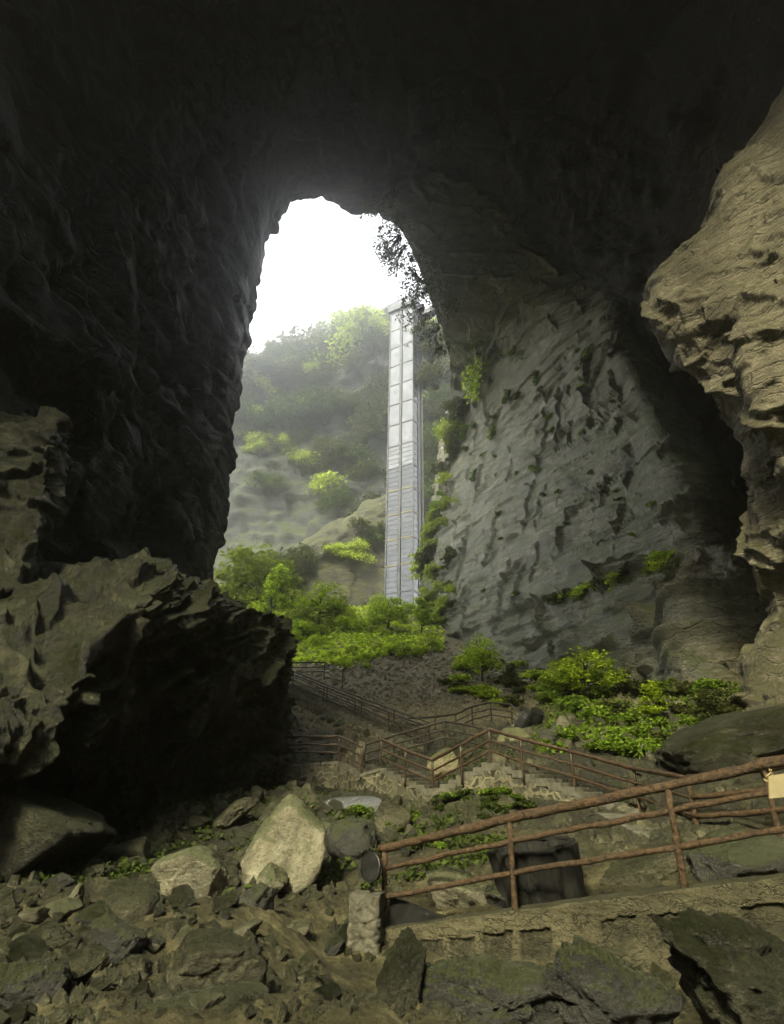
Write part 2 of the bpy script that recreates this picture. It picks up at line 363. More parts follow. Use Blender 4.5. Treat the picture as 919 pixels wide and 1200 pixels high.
# ------------------------------------------------------------------ rock surfaces
def facets(Q, S):
    "blocky fracture: (random value, tilted plane of the block, distance to its border)"
    p = Q / S; i = np.floor(p).astype(np.int64)
    f1 = np.full(p.shape[:-1], 9.0); f2 = f1.copy(); val = np.zeros(p.shape[:-1]); tl = val.copy()
    for dx in (-1, 0, 1):
        for dy in (-1, 0, 1):
            for dz in (-1, 0, 1):
                c = i + np.array([dx, dy, dz]); h = _hash(c[..., 0], c[..., 1], c[..., 2])
                o = p - (c + _rv[h]); d = np.abs(o).max(-1) * .6 + np.sqrt((o ** 2).sum(-1)) * .4
                m = d < f1
                f2 = np.where(m, f1, np.minimum(f2, d)); f1 = np.where(m, d, f1)
                val = np.where(m, _rs[h], val); tl = np.where(m, (o * S * _grad[h]).sum(-1), tl)
    return val, tl, f2 - f1
def rockify(P, sign, big=2.0, bigs=14, lay=0.45, layh=1.7, blk=0.5, blks=3.5, fine=0.25, dip=(0.0, 0.2, 0.98), mask=None, flat=.5, warp=.7, tilt=.22, joints=(), soft=2, crack=1.0, extra=None):
    n = grid_normals(P) * sign
    bn = np.array(dip) / np.linalg.norm(dip)
    bx = np.cross(bn, [0.2, 1, 0.1]); bx /= np.linalg.norm(bx); by = np.cross(bn, bx)
    wv = np.stack([fbm(P / 7 + 3.1, 3), fbm(P / 7 + 8.7, 3), fbm(P / 7 + 13.9, 3)], -1)
    Q = P + wv * warp
    Q = np.stack([Q @ bx, Q @ by, Q @ bn], -1)
    d = big * fbm(P / bigs, 3)
    am = np.clip(.75 + 1.2 * fbm(P / (bigs * .8) + 31, 3), .1, 1.6)
    if lay:
        s = Q[..., 2] / layh
        s = s + 1.1 * perlin(np.stack([s * .43, s * 0 + 3.7, s * 0 + 9.2], -1)) + .3 * perlin(np.stack([s * 1.3, s * 0 + 1.7, s * 0 + 4.2], -1))
        k = np.floor(s).astype(np.int64); f = s - k
        r0 = _rs[_hash(k, k * 7 + 3, k * 0 + 5)]; r1 = _rs[_hash(k + 1, (k + 1) * 7 + 3, k * 0 + 5)]
        L = r0 + (r1 - r0) * sstep(0.92, 1.0, f)
        gap = sstep(-.14, .06, fbm(P / 5.5 + 60 + k[..., None] * 3.3, 3))
        d = d + am * lay * (L - 0.5) * 2 - lay * 1.1 * crack * np.exp(-((f - 0.95) / (.045 + .02 * (crack > 1))) ** 2) * (r1 > 0.25) * gap
    if blk:
        for sc_, w_ in ((1, 1), (.42, .45), (.17, .2)):
            v, tl, e = facets(Q * (1 + 0 * sc_) + 11 * sc_, np.array([blks, blks, blks * flat]) * sc_)
            d = d + am * (blk * w_ * (v - .5) * 1.2 + tilt * tl) - blk * .35 * w_ * np.exp(-(e / .075) ** 2)
    for (jx, jy, jz, sp_, dep) in joints:
        t = (P @ np.array([jx, jy, jz]) + .5 * fbm(P / 3.3 + 7, 3)) / sp_
        t = t + .9 * perlin(np.stack([t * .6, t * 0 + 2.2, t * 0 + 6.1], -1)); f = t - np.floor(t)
        d = d - dep * np.exp(-((f - .5) / ((.09 + .05 * (crack > 1)) / sp_)) ** 2) * sstep(0, .15, fbm(P / 6.5 + 90, 3))
    if fine:
        d = d + fine * (.5 * ridged(P / 2.2, 4) + .5 * fbm(P / .8, 4)) + fine * 0.3 * fbm(P / 0.3, 3)
    if extra is not None: d = d + extra(P)
    for _ in range(soft):                      # take the saw teeth off steps that run across the grid
        q = np.pad(d, 1, mode='edge'); q = (q[:-2] + 2 * q[1:-1] + q[2:]) / 4; d = (q[:, :-2] + 2 * q[:, 1:-1] + q[:, 2:]) / 4
    if mask is not None: d = d * mask
    return P + n * d[..., None]
def ctrl(rows):
    return np.array([[W(*p) if len(p) == 3 else np.array(p[:3]) for p in r] for r in rows])

# --- the vault: left wall, ceiling and right shoulder of the natural bridge
w = lambda x, y, z: (x, y, z, 0)
rim = [(226, 800, 60), (234, 700, 60), (264, 560, 60), (278, 425, 60), (300, 300, 61), (338, 226, 63), (437, 236, 66), (505, 235, 76), (600, 330, 92), (700, 430, 108), (740, 800, 118)]
RK = 0.80
rimw = np.array([W(p[0], p[1], p[2] * RK) for p in rim]); cen = np.array([-6.0, 0, 45.0])
def grow(k, dy):
    q = rimw.copy(); q[:, 0] = cen[0] + (q[:, 0] - cen[0]) * k[0]; q[:, 2] = np.where(q[:, 2] > 30, cen[2] + (q[:, 2] - cen[2]) * k[1], q[:, 2]); q[:, 1] += dy; return q
secs = [grow((5, 2.2), -20), grow((2.2, 1.6), -6), grow((1.2, 1.14), 3), rimw,
  ctrl([[w(-21, 40, -3), w(-20, 40, 10), w(-20, 40, 26), w(-20.5, 40, 44), w(-19, 40, 62), w(-13, 40, 71), w(-2, 41, 73), w(12, 44, 70), w(28, 53, 60), w(37, 58, 38), w(42, 60, -3)]])[0],
  ctrl([[w(-22, 30, -3), w(-21, 30, 11), w(-21, 30, 28), w(-22.5, 30, 47), w(-21, 30, 64), w(-13, 30, 73), w(2, 31, 77), w(20, 34, 71), w(33, 39, 56), w(40, 44, 34), w(40, 44, -3)]])[0],
  ctrl([[w(-22, 20, -3), w(-22, 20, 12), w(-23, 20, 29), w(-25, 20, 49), w(-22, 20, 65), w(-12, 20, 74), w(4, 20, 79), w(22, 21, 73), w(33, 25, 54), w(39, 28, 30), w(42, 32, -3)]])[0],
  ctrl([[w(-30, 5, -3), w(-30, 5, 12), w(-30, 5, 30), w(-31, 5, 50), w(-27, 5, 66), w(-14, 4, 76), w(4, 4, 81), w(24, 4, 74), w(36, 8, 52), w(41, 12, 28), w(44, 14, -3)]])[0],
  ctrl([[w(-40, -12, -3), w(-40, -12, 14), w(-40, -12, 34), w(-40, -12, 52), w(-34, -12, 66), w(-20, -12, 73), w(-2, -13, 82), w(15, -12, 72), w(24, -11, 50), w(27, -10, 26), w(28, -10, -3)]])[0],
  ctrl([[w(-50, -30, -3), w(-50, -30, 15), w(-50, -30, 32), w(-49, -30, 46), w(-42, -30, 55), w(-30, -30, 60), w(-17, -31, 69), w(-5, -31, 80), w(6, -30, 64), w(7, -30, 26), w(7, -30, -3)]])[0],  # unseen rear rim, shaped to pass the sun and cut sky fill
  ctrl([[w(-150, -33, -3), w(-150, -33, 40), w(-150, -33, 70), w(-140, -33, 100), w(-90, -33, 125), w(-40, -34, 140), w(0, -34, 140), w(50, -34, 125), w(110, -33, 90), w(140, -33, 50), w(150, -33, -3)]])[0]]
P = cr_grid(np.array(secs), 520, 640)
vv = np.linspace(0, len(secs) - 1, 520)
mk = (1 - .62 * np.exp(-((vv - 3) / .55) ** 2))[:, None] * np.ones(640)
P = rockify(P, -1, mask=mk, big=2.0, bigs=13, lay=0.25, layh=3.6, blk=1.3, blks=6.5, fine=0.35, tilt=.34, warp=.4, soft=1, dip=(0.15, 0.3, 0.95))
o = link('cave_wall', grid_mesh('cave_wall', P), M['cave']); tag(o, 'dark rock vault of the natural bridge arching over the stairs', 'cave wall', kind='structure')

# --- right cliff under the vault
rows = [
 [(482, 790, 104), (520, 805, 85), (580, 830, 66), (650, 850, 53), (760, 860, 41), (850, 850, 33), (915, 850, 42)],
 [(486, 740, 101), (522, 755, 84), (580, 775, 67), (650, 790, 55), (755, 795, 42.5), (848, 795, 34), (905, 790, 43)],
 [(492, 690, 100), (535, 690, 83), (600, 700, 66.5), (680, 700, 54), (770, 700, 44), (865, 715, 36.5), (905, 690, 46)],
 [(505, 600, 99), (550, 600, 84), (620, 600, 68), (690, 600, 57), (755, 590, 48.5), (822, 590, 42.5), (865, 570, 53)],
 [(520, 500, 99), (560, 500, 86), (620, 500, 72), (680, 490, 62), (725, 470, 55), (766, 470, 50), (810, 450, 60)],
 [(529, 430, 80), (566, 425, 75), (612, 415, 68), (655, 400, 62), (690, 385, 58), (728, 380, 55), (775, 370, 64)],
 [(506, 355, 62), (550, 340, 60), (600, 325, 58), (652, 308, 56), (700, 290, 54), (745, 278, 54), (795, 262, 64)],
 [(474, 275, 56), (516, 255, 53), (566, 238, 51), (625, 220, 49), (690, 200, 47), (755, 185, 47), (810, 170, 58)],
 [(441, 238, 54), (480, 215, 50), (530, 180, 48), (600, 150, 46), (680, 120, 44), (760, 100, 45), (830, 80, 55)],
 [(438, 180, 60), (480, 150, 58), (530, 110, 58), (600, 80, 58), (680, 50, 58), (760, 30, 58), (830, 10, 60)]]
P = cr_grid(ctrl(rows), 640, 640)
def ledges(P):
    x, y, z = P[..., 0], P[..., 1], P[..., 2]
    wz = z + .8 * fbm(P / 6 + 40, 3)
    out = -1.5 * sstep(12.9, 12.4, wz) * sstep(8.5, 12.0, wz) * sstep(12, 17, x + 2 * fbm(P / 5 + 3, 2))
    out = out - .8 * sstep(27.6, 27.2, wz) * sstep(24.5, 27, wz) * sstep(-.1, .15, fbm(P / 12 + 77, 2)) - .7 * sstep(19.6, 19.2, wz) * sstep(17.5, 19, wz) * sstep(-.05, .15, fbm(P / 10 + 17, 2))
    for c, r, dd in ((W(838, 752, 37), 2.6, 3.2), (W(800, 690, 43), 1.6, 2.0), (W(690, 765, 52), 1.3, 1.2), (W(780, 742, 43), 1.0, 1.1)):
        out = out - dd * np.exp(-(((P - c) / np.array([1, 1, 1.5])) ** 2).sum(-1) / r ** 2)
    return out
P = rockify(P, 1, big=0.8, bigs=11, lay=0.30, layh=2.3, blk=0.24, blks=5.5, fine=0.07, dip=(0.06, 0.03, 0.99), flat=.3, tilt=.09, soft=1, crack=3.2, warp=.35, extra=ledges, joints=((-.3, .95, .1, 4.5, 1.1), (.25, .6, .75, 8, 1.2)))
o = link('cliff_face', grid_mesh('cliff_face', P), M['cliff']); tag(o, 'grey bedded limestone cliff leaning back on the far side of the stairs', 'cliff', kind='structure')

# --- buttress at the right edge
sil = [(918, 112, 17.5), (852, 205, 18.5), (828, 268, 19.6), (765, 342, 21.5), (795, 425, 22), (862, 490, 22.3), (884, 600, 22.5), (893, 665, 23), (905, 720, 24), (872, 790, 24), (868, 870, 22)]
mid = [(978, 125, 15.4), (912, 212, 16.4), (886, 285, 17.2), (842, 360, 18.7), (868, 440, 19.5), (915, 512, 19.9), (930, 600, 20.2), (925, 660, 21.3), (940, 720, 21.5), (905, 800, 21.5), (900, 870, 20)]
out_ = [(1050, 140, 13.4), (990, 225, 14.3), (965, 305, 15.1), (940, 388, 16.2), (955, 465, 16.9), (985, 530, 17.5), (1000, 600, 17.5), (1000, 660, 18), (1010, 720, 18), (1000, 800, 18), (1000, 880, 17)]
rows = [[(p[0] + 60, p[1], p[2] + 14) for p in sil], [(p[0] + 12, p[1], p[2] + 3) for p in sil], sil, mid, out_, [w(30, 6, 46 - 4.6 * i) for i in range(11)]]
rows = [[(r[0][0] + 60, r[0][1] - 170, r[0][2]) if len(r[0]) == 3 else w(30, 6, 56)] + r for r in rows]
P = cr_grid(ctrl(rows), 380, 460)
P = rockify(P, 1, big=0.5, bigs=9, lay=0.13, layh=1.3, blk=0.3, blks=4.6, fine=0.09, warp=.3, dip=(0.62, -0.2, 0.75), flat=.4, tilt=.1, soft=1, crack=1.5, joints=((.5, .7, -.5, 4, .5), (.75, -.3, .6, 2.2, .25)))
o = link('cliff_buttress', grid_mesh('cliff_buttress', P, flip=False), M['buttress']); tag(o, 'tan rock buttress with slanting cracks leaning in over the boulder', 'cliff', kind='structure')

rows = [[(776, 870, 40), (792, 860, 36), (832, 850, 34), (875, 845, 32.5), (915, 840, 33), (930, 840, 40)],
        [(790, 800, 40), (806, 800, 36), (838, 798, 34), (880, 792, 32.6), (918, 785, 33.2), (935, 780, 40)],
        [(792, 735, 41), (806, 735, 37), (832, 730, 35.2), (868, 725, 33.6), (902, 720, 34.4), (918, 715, 41)],
        [(793, 680, 42), (803, 678, 38), (828, 672, 36.4), (856, 668, 35), (880, 668, 36), (895, 670, 43)],
        [(800, 655, 43), (808, 650, 39), (828, 645, 38), (850, 643, 37), (866, 648, 37.5), (880, 655, 44)],
        [(806, 650, 46), (812, 646, 45), (828, 642, 45), (850, 640, 45), (864, 645, 45), (880, 652, 47)]]
P = rockify(cr_grid(ctrl(rows), 190, 200), 1, big=0.5, bigs=5, lay=0.25, layh=1.1, blk=0.45, blks=2.6, fine=0.14, dip=(0.35, 0.1, 0.92), flat=.4)
o = link('rock_block', grid_mesh('rock_block', P), M['buttress']); tag(o, 'fractured tan rock block leaning on the cliff beside a black hollow', 'rock')

# --- cliffs of the gorge beyond the bridge
xs = [60, 180, 240, 300, 370, 440, 500, 560, 640, 760]
rows = [[(x, 900, Y * 1.0) for x, Y in zip(xs, [118, 118, 118, 117, 115, 113, 111, 108, 106, 104])],
        [(x, 760, Y) for x, Y in zip(xs, [122, 122, 122, 121, 119, 117, 115, 112, 110, 108])],
        [(x, 690, Y) for x, Y in zip(xs, [126, 126, 125, 124, 123, 120, 117, 114, 111, 109])],
        [(x, 600, Y) for x, Y in zip(xs, [142, 140, 138, 136, 134, 130, 124, 118, 114, 112])],
        [(x, 530, Y) for x, Y in zip(xs, [148, 147, 146, 142, 140, 135, 128, 122, 117, 114])],
        [(x, 480, Y) for x, Y in zip(xs, [160, 160, 156, 150, 146, 140, 131, 124, 119, 116])],
        [(x, y, Y) for x, y, Y in zip(xs, [500, 470, 452, 435, 415, 392, 400, 395, 390, 380], [178, 175, 172, 165, 158, 148, 136, 128, 122, 118])],
        [(x, y, Y) for x, y, Y in zip(xs, [505, 478, 462, 448, 430, 408, 415, 410, 405, 395], [230, 230, 225, 220, 215, 205, 180, 170, 160, 160])]]
FK = 1.65
SQ = lambda y: 122 + (y - 122) * (.45 if y > 122 else 1)
rows = [[(p[0], p[1], SQ(p[2]) * FK) for p in r] for r in rows[:-1]] + [[(p[0], p[1], p[2] * FK) for p in rows[-1]]]
P = cr_grid(ctrl(rows), 300, 420)
farP = rockify(P, 1, big=5, bigs=36, lay=.3, layh=12, blk=3.4, blks=15, fine=1.4, crack=2, joints=((.9, .2, .3, 14, 4), (.8, -.3, -.4, 19, 4)), dip=(0.1, 0.2, 0.97))
o = link('far_cliff', grid_mesh('far_cliff', farP), M['far']); tag(o, 'misty wooded cliff on the far side of the gorge behind the tower', 'cliff', kind='structure')
xs = [215, 250, 300, 345, 400, 452, 475]
rows = [[(x, 790, Y) for x, Y in zip(xs, [108, 108, 107, 107, 107, 108, 112])],
        [(x, 720, Y) for x, Y in zip(xs, [109, 109, 108.5, 108, 108.5, 110, 114])],
        [(x, y, Y) for x, y, Y in zip(xs, [712, 700, 685, 665, 650, 640, 640], [110, 110, 109.5, 110, 110, 112, 115])],
        [(x, y, Y) for x, y, Y in zip(xs, [706, 694, 668, 645, 615, 588, 580], [112, 112, 112, 112, 113, 115, 118])],
        [(x, y, Y) for x, y, Y in zip(xs, [706, 694, 667, 640, 608, 580, 572], [122, 122, 122, 124, 126, 128, 130])]]
rows = [[(p[0], p[1], p[2] * 1.14) for p in r] for r in rows]
P = rockify(cr_grid(ctrl(rows), 130, 260), 1, big=1.6, bigs=11, lay=0.7, layh=3.0, blk=0.7, blks=5, fine=0.3, dip=(-0.30, 0.1, 0.95))
o = link('rock_ledge', grid_mesh('rock_ledge', P), M['ledge']); tag(o, 'slanting brown rock ledge at the foot of the misty cliff left of the tower', 'cliff', kind='structure')
# unseen rock wall added behind the viewer to hold back rear sky light
rows = [[w(x, -112 + abs(x) * .12, z) for x in (-220, -140, -70, 0, 70, 140, 220)] for z in (-6, 30, 60, 90)] + [[w(x, -130 + abs(x) * .12, 99) for x in (-220, -140, -70, 0, 70, 140, 220)]]
P = rockify(cr_grid(ctrl(rows), 60, 160), -1, big=3, lay=0.6, layh=3, blk=1, blks=6, fine=0.4)
o = link('rear_sky_blocker', grid_mesh('rear_sky_blocker', P), M['cliff']); tag(o, 'unseen rock wall added behind the viewpoint to block low sky light', 'cliff', kind='structure')

# ------------------------------------------------------------------ terrain
tp = [(459, 1200, 5), (250, 1200, 5), (50, 1200, 5.3), (-60, 1180, 6), (0, 1100, 8.5), (100, 1090, 9), (200, 1060, 10.5), (330, 1085, 10), (395, 1140, 10.3), (440, 1152, 10.2), (500, 1175, 9.8), (560, 1195, 9.0), (700, 1225, 7.9), (850, 1250, 6.9), (960, 1250, 6.3), (560, 1260, 6.2), (700, 1290, 5.6), (440, 1200, 7.5),
      (330, 1040, 14), (240, 1010, 16), (120, 1030, 13.5), (40, 1045, 12.5), (200, 965, 20), (130, 1000, 17), (270, 945, 23), (320, 930, 25.5), (400, 940, 24.0), (470, 960, 20), (560, 965, 18), (640, 975, 15.5), (720, 988, 14), (540, 1000, 14), (480, 1040, 12.7),
      (560, 1045, 11.4), (700, 1030, 11), (690, 1000, 13), (800, 1010, 11), (860, 1000, 11.5), (930, 990, 11.5),
      (314, 896, 31), (397, 896, 31), (447, 904, 27.5), (510, 915, 26), (573, 898, 23.5), (640, 905, 21), (700, 925, 19), (780, 950, 15),
      (416, 846, 35.5), (455, 866, 32), (343, 814, 42), (380, 830, 38), (534, 858, 33.5), (575, 850, 35.5), (630, 858, 30), (330, 850, 37),
      (460, 800, 46), (560, 792, 51), (640, 802, 53), (400, 785, 49), (700, 806, 47), (790, 815, 38), (870, 820, 30), (760, 860, 26), (690, 850, 30), (860, 880, 20), (820, 900, 17.5),
      (430, 762, 60), (510, 752, 72), (360, 745, 70), (300, 735, 80), (300, 937, 29), (350, 935, 28.8), (395, 935, 28.2), (420, 941, 25.6), (450, 946, 24.6), (480, 951, 23.4), (507, 961, 22.4), (540, 956, 21.3), (575, 954, 20.6), (620, 959, 19.2), (680, 971, 17.6), (740, 984, 15.8), (800, 1000, 12), (470, 712, 107), (260, 715, 103), (380, 718, 98), (200, 740, 90), (540, 745, 80)]
TP = [W(*p) for p in tp]
TP += [np.array(q, float) for q in [(0, 0, 0), (-8, 0, 0.1), (8, 0, -0.2), (0, 2.5, 0), (-20, -10, 0.5), (20, -10, -0.5), (0, -14, -0.6), (-60, -40, 0), (60, -40, 0), (0, -50, -1), (-40, 20, 3), (-24, 20, 1.5), (-24, 40, 5), (-40, 60, 10), (-60, 110, 34), (30, 14, 1.5), (40, 24, 3.5), (40, 60, 12), (60, 110, 33), (30, 90, 24), (0, 125, 33), (-30, 130, 36), (-16, 60, 9.5), (-70, 150, 40), (70, 150, 40)]]
TP = np.array(TP)
def tps_fit(XY, z, lam=0.01):
    n = len(XY); d = np.linalg.norm(XY[:, None] - XY[None], axis=-1)
    K = np.where(d > 0, d ** 2 * np.log(np.maximum(d, 1e-9)), 0) + lam * np.eye(n) * 10
    Pm = np.c_[np.ones(n), XY]
    A = np.block([[K, Pm], [Pm.T, np.zeros((3, 3))]])
    return np.linalg.solve(A, np.r_[z, 0, 0, 0])
_c = tps_fit(TP[:, :2], TP[:, 2])
def Hb(x, y):
    x = np.clip(np.asarray(x, float), -75, 75); y = np.clip(np.asarray(y, float), -55, 150)
    sh = x.shape; q = np.c_[x.ravel(), y.ravel()]; out = np.empty(len(q))
    for s in range(0, len(q), 40000):
        b = q[s:s + 40000]
        d = np.linalg.norm(b[:, None] - TP[None, :, :2], axis=-1)
        K = np.where(d > 0, d ** 2 * np.log(np.maximum(d, 1e-9)), 0)
        out[s:s + 40000] = K @ _c[:-3] + _c[-3] + b @ _c[-2:]
    return out.reshape(sh)
def Hn(x, y):
    x = np.asarray(x, float); y = np.asarray(y, float)
    p = np.stack([x, y, np.zeros_like(x)], -1)
    far = sstep(10, 60, np.hypot(x, y))
    walk = np.exp(-((x - 5.5) / 5.0) ** 2 - ((y - 11) / 2.2) ** 2)     # trodden path stays smoother
    d = 0.30 * fbm(p / 2.0, 4) + 0.10 * ridged(p / 0.9, 4) + 0.05 * ridged(p / 0.33 + 9, 3) * sstep(40, 12, np.hypot(x, y)) + 0.5 * far * fbm(p / 9 + 4, 3)
    return Hb(x, y) + d * (1 - 0.7 * walk)
ang = np.concatenate([np.linspace(-60, 60, 640), np.linspace(62, 298, 70)])
ang = np.radians(90 - ang)
rad = np.concatenate([[0.15, 0.8, 1.6], np.geomspace(2.4, 150, 560), np.geomspace(165, 2500, 14)])
GX = np.outer(rad, np.cos(ang)); GY = np.outer(rad, np.sin(ang))
GP = np.stack([GX, GY, Hn(GX, GY)], -1)
n0, n1 = GP.shape[:2]
o = link('ground', grid_mesh('ground', GP, flip=False, wrap=True), M['ground']); tag(o, 'bare earth and rubble slope climbing to the mouth of the cave', 'ground', kind='structure')

def G(px, py, ymax=130):
    "where that line of sight meets the ground"
    d = ray(px, py); d = d / d[1]
    ys = np.concatenate([np.linspace(3, 40, 500), np.linspace(40.1, ymax, 500)])
    pts = CAM + d * ys[:, None]
    h = Hn(pts[:, 0], pts[:, 1]); k = np.argmax(pts[:, 2] < h)
    if pts[k, 2] >= h[k]: return None
    return np.array([pts[k, 0], pts[k, 1], h[k]])
def czr(py):
    "camera depth per metre of forward distance on that picture row"
    return 1 / (math.cos(PITCH) - (600 - py) / F * math.sin(PITCH))
def scl(px_size, Y, py):
    "metres across that this many photo pixels cover at that depth"
    return px_size / F * Y * czr(py)
def sclz(px_size, Y, py):
    "the same for an upright height"
    return px_size / F * Y * czr(py) ** 2

# ------------------------------------------------------------------ boulders
def ico(sub):
    bm = bmesh.new(); bmesh.ops.create_icosphere(bm, subdivisions=sub, radius=1)
    V = np.array([v.co[:] for v in bm.verts]); Fc = np.array([[v.index for v in f.verts] for f in bm.faces]); bm.free()
    return V / np.linalg.norm(V, axis=1)[:, None], Fc
ICO = {s: ico(s) for s in (1, 2, 3, 4, 5, 6)}
def rock_mesh(name, seed, sub=4, planes=11, rough=0.05, size=(1, 1, 1), jag=1.0, smooth=True):
    r = np.random.default_rng(seed); D, Fc = ICO[sub]
    n = r.normal(size=(planes, 3)); n /= np.linalg.norm(n, axis=1)[:, None]
    h = r.uniform(0.55, 0.95, planes)
    dots = D @ n.T
    rr = np.where(dots > 0.05, h / np.maximum(dots, 0.05), 9).min(1); rr = np.minimum(rr, 1.15)
    V = D * rr[:, None] * np.array(size)
    o3 = r.uniform(0, 50, 3)
    d = rough * (1.3 * fbm(V * 1.6 + o3, 4) + 0.8 * ridged(V * 3.2 + o3, 4) * jag + 0.5 * fbm(V * 9 + o3, 3))
    v, e = worley(V * 2.2 + o3); d = d + rough * 1.4 * (v - 0.5) * jag - rough * 0.8 * np.exp(-(e / 0.07) ** 2) * jag
    V = V + D * d[:, None]
    return mesh_np(name, V, Fc, np.full(len(Fc), 3), smooth)
hero_n = 0
def hero_rock(px, py, wpx, hpx, mat, label, cat='boulder', name='boulder', seed=None, depth=1.0, sink=0.2, tilt=(0, 0, 0), Y=None, planes=11, rough=0.05, sub=5, group=None, jag=1.0):
    "a boulder whose foot is at that spot; width and height in photo pixels"
    global hero_n; hero_n += 1
    g = G(px, py) if Y is None else W(px, py, Y)
    pm = py - hpx / 2; sx, sz = scl(wpx, g[1], pm) / 1.65, sclz(hpx, g[1], pm) / 1.5
    me = rock_mesh(name, seed if seed is not None else 100 + hero_n, sub, planes, rough / 1.0, (1, 1, 1), jag)
    o = link(name, me, M[mat])
    # bake size into the mesh so that stone texture keeps its real scale
    V0 = np.empty(len(me.vertices) * 3, np.float32); me.vertices.foreach_get('co', V0); V0 = V0.reshape(-1, 3).astype(float)
    from mathutils import Euler
    Rm = np.array(Euler([R(a) for a in tilt]).to_matrix())
    vis = 1 - sink * .5                      # share of its height that stands clear of the ground
    loc = np.array([g[0], g[1] + sx * depth * 0.4, g[2] + sz * .6])
    for _ in range(6):                       # true size from the size it shows
        V = (V0 * np.array([sx, sx * depth, sz])) @ Rm.T + loc
        q = (V - CAM) @ RM; qx = 459.5 + q[:, 0] / -q[:, 2] * F; qy = 600 - q[:, 1] / -q[:, 2] * F
        ww, hh = np.ptp(qx), np.ptp(qy)
        sx *= (wpx / ww) ** .8; sz *= (hpx / vis / hh) ** .8
        loc[0] += (px - (qx.min() + qx.max()) / 2) / F * g[1] * czr(py)
        loc[2] += ((qy.min() - (py - hpx)) / F) * g[1] * czr(py) ** 2
    V = V0 * np.array([sx, sx * depth, sz])
    Vw = V @ Rm.T + loc; lowv = Vw[:, 2] < loc[2]; zmin = Vw[:, 2].min()
    hg = float(Hn(Vw[lowv, 0], Vw[lowv, 1]).min()) - .12
    if zmin > hg:
        Vw[lowv, 2] = loc[2] - (loc[2] - Vw[lowv, 2]) * (loc[2] - hg) / (loc[2] - zmin)
        V = (Vw - loc) @ Rm
    me.vertices.foreach_set('co', V.ravel().astype(np.float32)); me.update()
    o.rotation_euler = [R(a) for a in tilt]
    o.location = tuple(loc)
    return tag(o, label, cat, group)

# the great boulder at the left, built as a closed shell
cx = [-150, -60, 0, 60, 130, 190, 240, 290, 326, 336, 322]
r_top = list(zip(cx, [700, 690, 682, 662, 668, 660, 690, 714, 732, 752, 760], [17, 17.5, 18, 19, 19.8, 21, 22.6, 24.6, 26.5, 28.5, 32]))
r_rdg = list(zip(cx, [920, 890, 862, 845, 768, 716, 708, 724, 742, 760, 765], [10.5, 11.2, 12, 13, 14.6, 17.4, 20.4, 23.4, 25.9, 28, 32]))
r_und = list(zip(cx, [985, 960, 945, 925, 885, 852, 830, 800, 785, 780, 780], [12.5, 13.5, 14.6, 15.8, 17.4, 19.6, 22, 24.3, 26.4, 28.4, 32.5]))
r_bas = list(zip(cx, [1060, 1040, 1030, 1010, 985, 960, 935, 912, 892, 880, 872], [14.5, 15, 15.5, 17, 19, 21.5, 24, 26.5, 28, 30, 33]))
r_up1 = [tuple(a * .5 + b * .5 for a, b in zip(p, q)) for p, q in zip(r_top, r_rdg)]
r_up1 = [(a, b - 12, c - .5) for a, b, c in r_up1]
r_bck = [(p[0], p[1] + 30, p[2] + 6) for p in r_top]
r_bk2 = [(p[0], p[1] + 140, p[2] + 8) for p in r_top]
P = cr_grid(ctrl([r_bas, r_und, r_rdg, r_up1, r_top, r_bck, r_bk2]), 540, 660)
P = rockify(P, 1, big=0.5, bigs=4.5, lay=0.13, layh=0.9, blk=0.36, blks=2.6, fine=0.2, dip=(-0.35, -0.3, 0.85), tilt=.2, joints=((.8, .3, -.5, 2.6, .4), (.3, .8, .2, 3.4, .4)), soft=2, crack=1.5, warp=.4)
o = link('boulder', grid_mesh('boulder', P), M['mossrock']); tag(o, 'huge mossy boulder with a black overhang beneath, taller than the stairs beside it', 'boulder')
# the slab standing behind it against the wall
rows = [[(x, y, Y + 9) for x, y, Y in ((-160, 740, 17), (-60, 735, 18), (0, 730, 19), (25, 725, 20), (35, 720, 22))],
        [(-160, 740, 15.5), (-60, 730, 16.5), (0, 712, 17.5), (14, 705, 18.5), (20, 700, 21)],
        [(-160, 640, 15.5), (-60, 630, 16.5), (5, 625, 17.5), (45, 615, 18), (50, 612, 21)],
        [(-160, 560, 16), (-60, 556, 17), (10, 552, 17.8), (62, 545, 18.2), (66, 545, 21)],
        [(-160, 500, 17), (-60, 498, 17.6), (8, 494, 18.2), (60, 497, 18.6), (66, 500, 21)],
        [(-160, 498, 23), (-60, 496, 23), (8, 492, 23), (60, 496, 23), (66, 500, 24)]]
P = rockify(cr_grid(ctrl(rows), 220, 240), 1, big=0.45, bigs=4, lay=0.28, layh=0.8, blk=0.35, blks=2.2, fine=0.12, dip=(0.1, -0.1, 0.98))
o = link('rock_slab', grid_mesh('rock_slab', P), M['mossrock']); tag(o, 'tall layered mossy rock slab leaning on the dark wall above the huge boulder', 'rock')

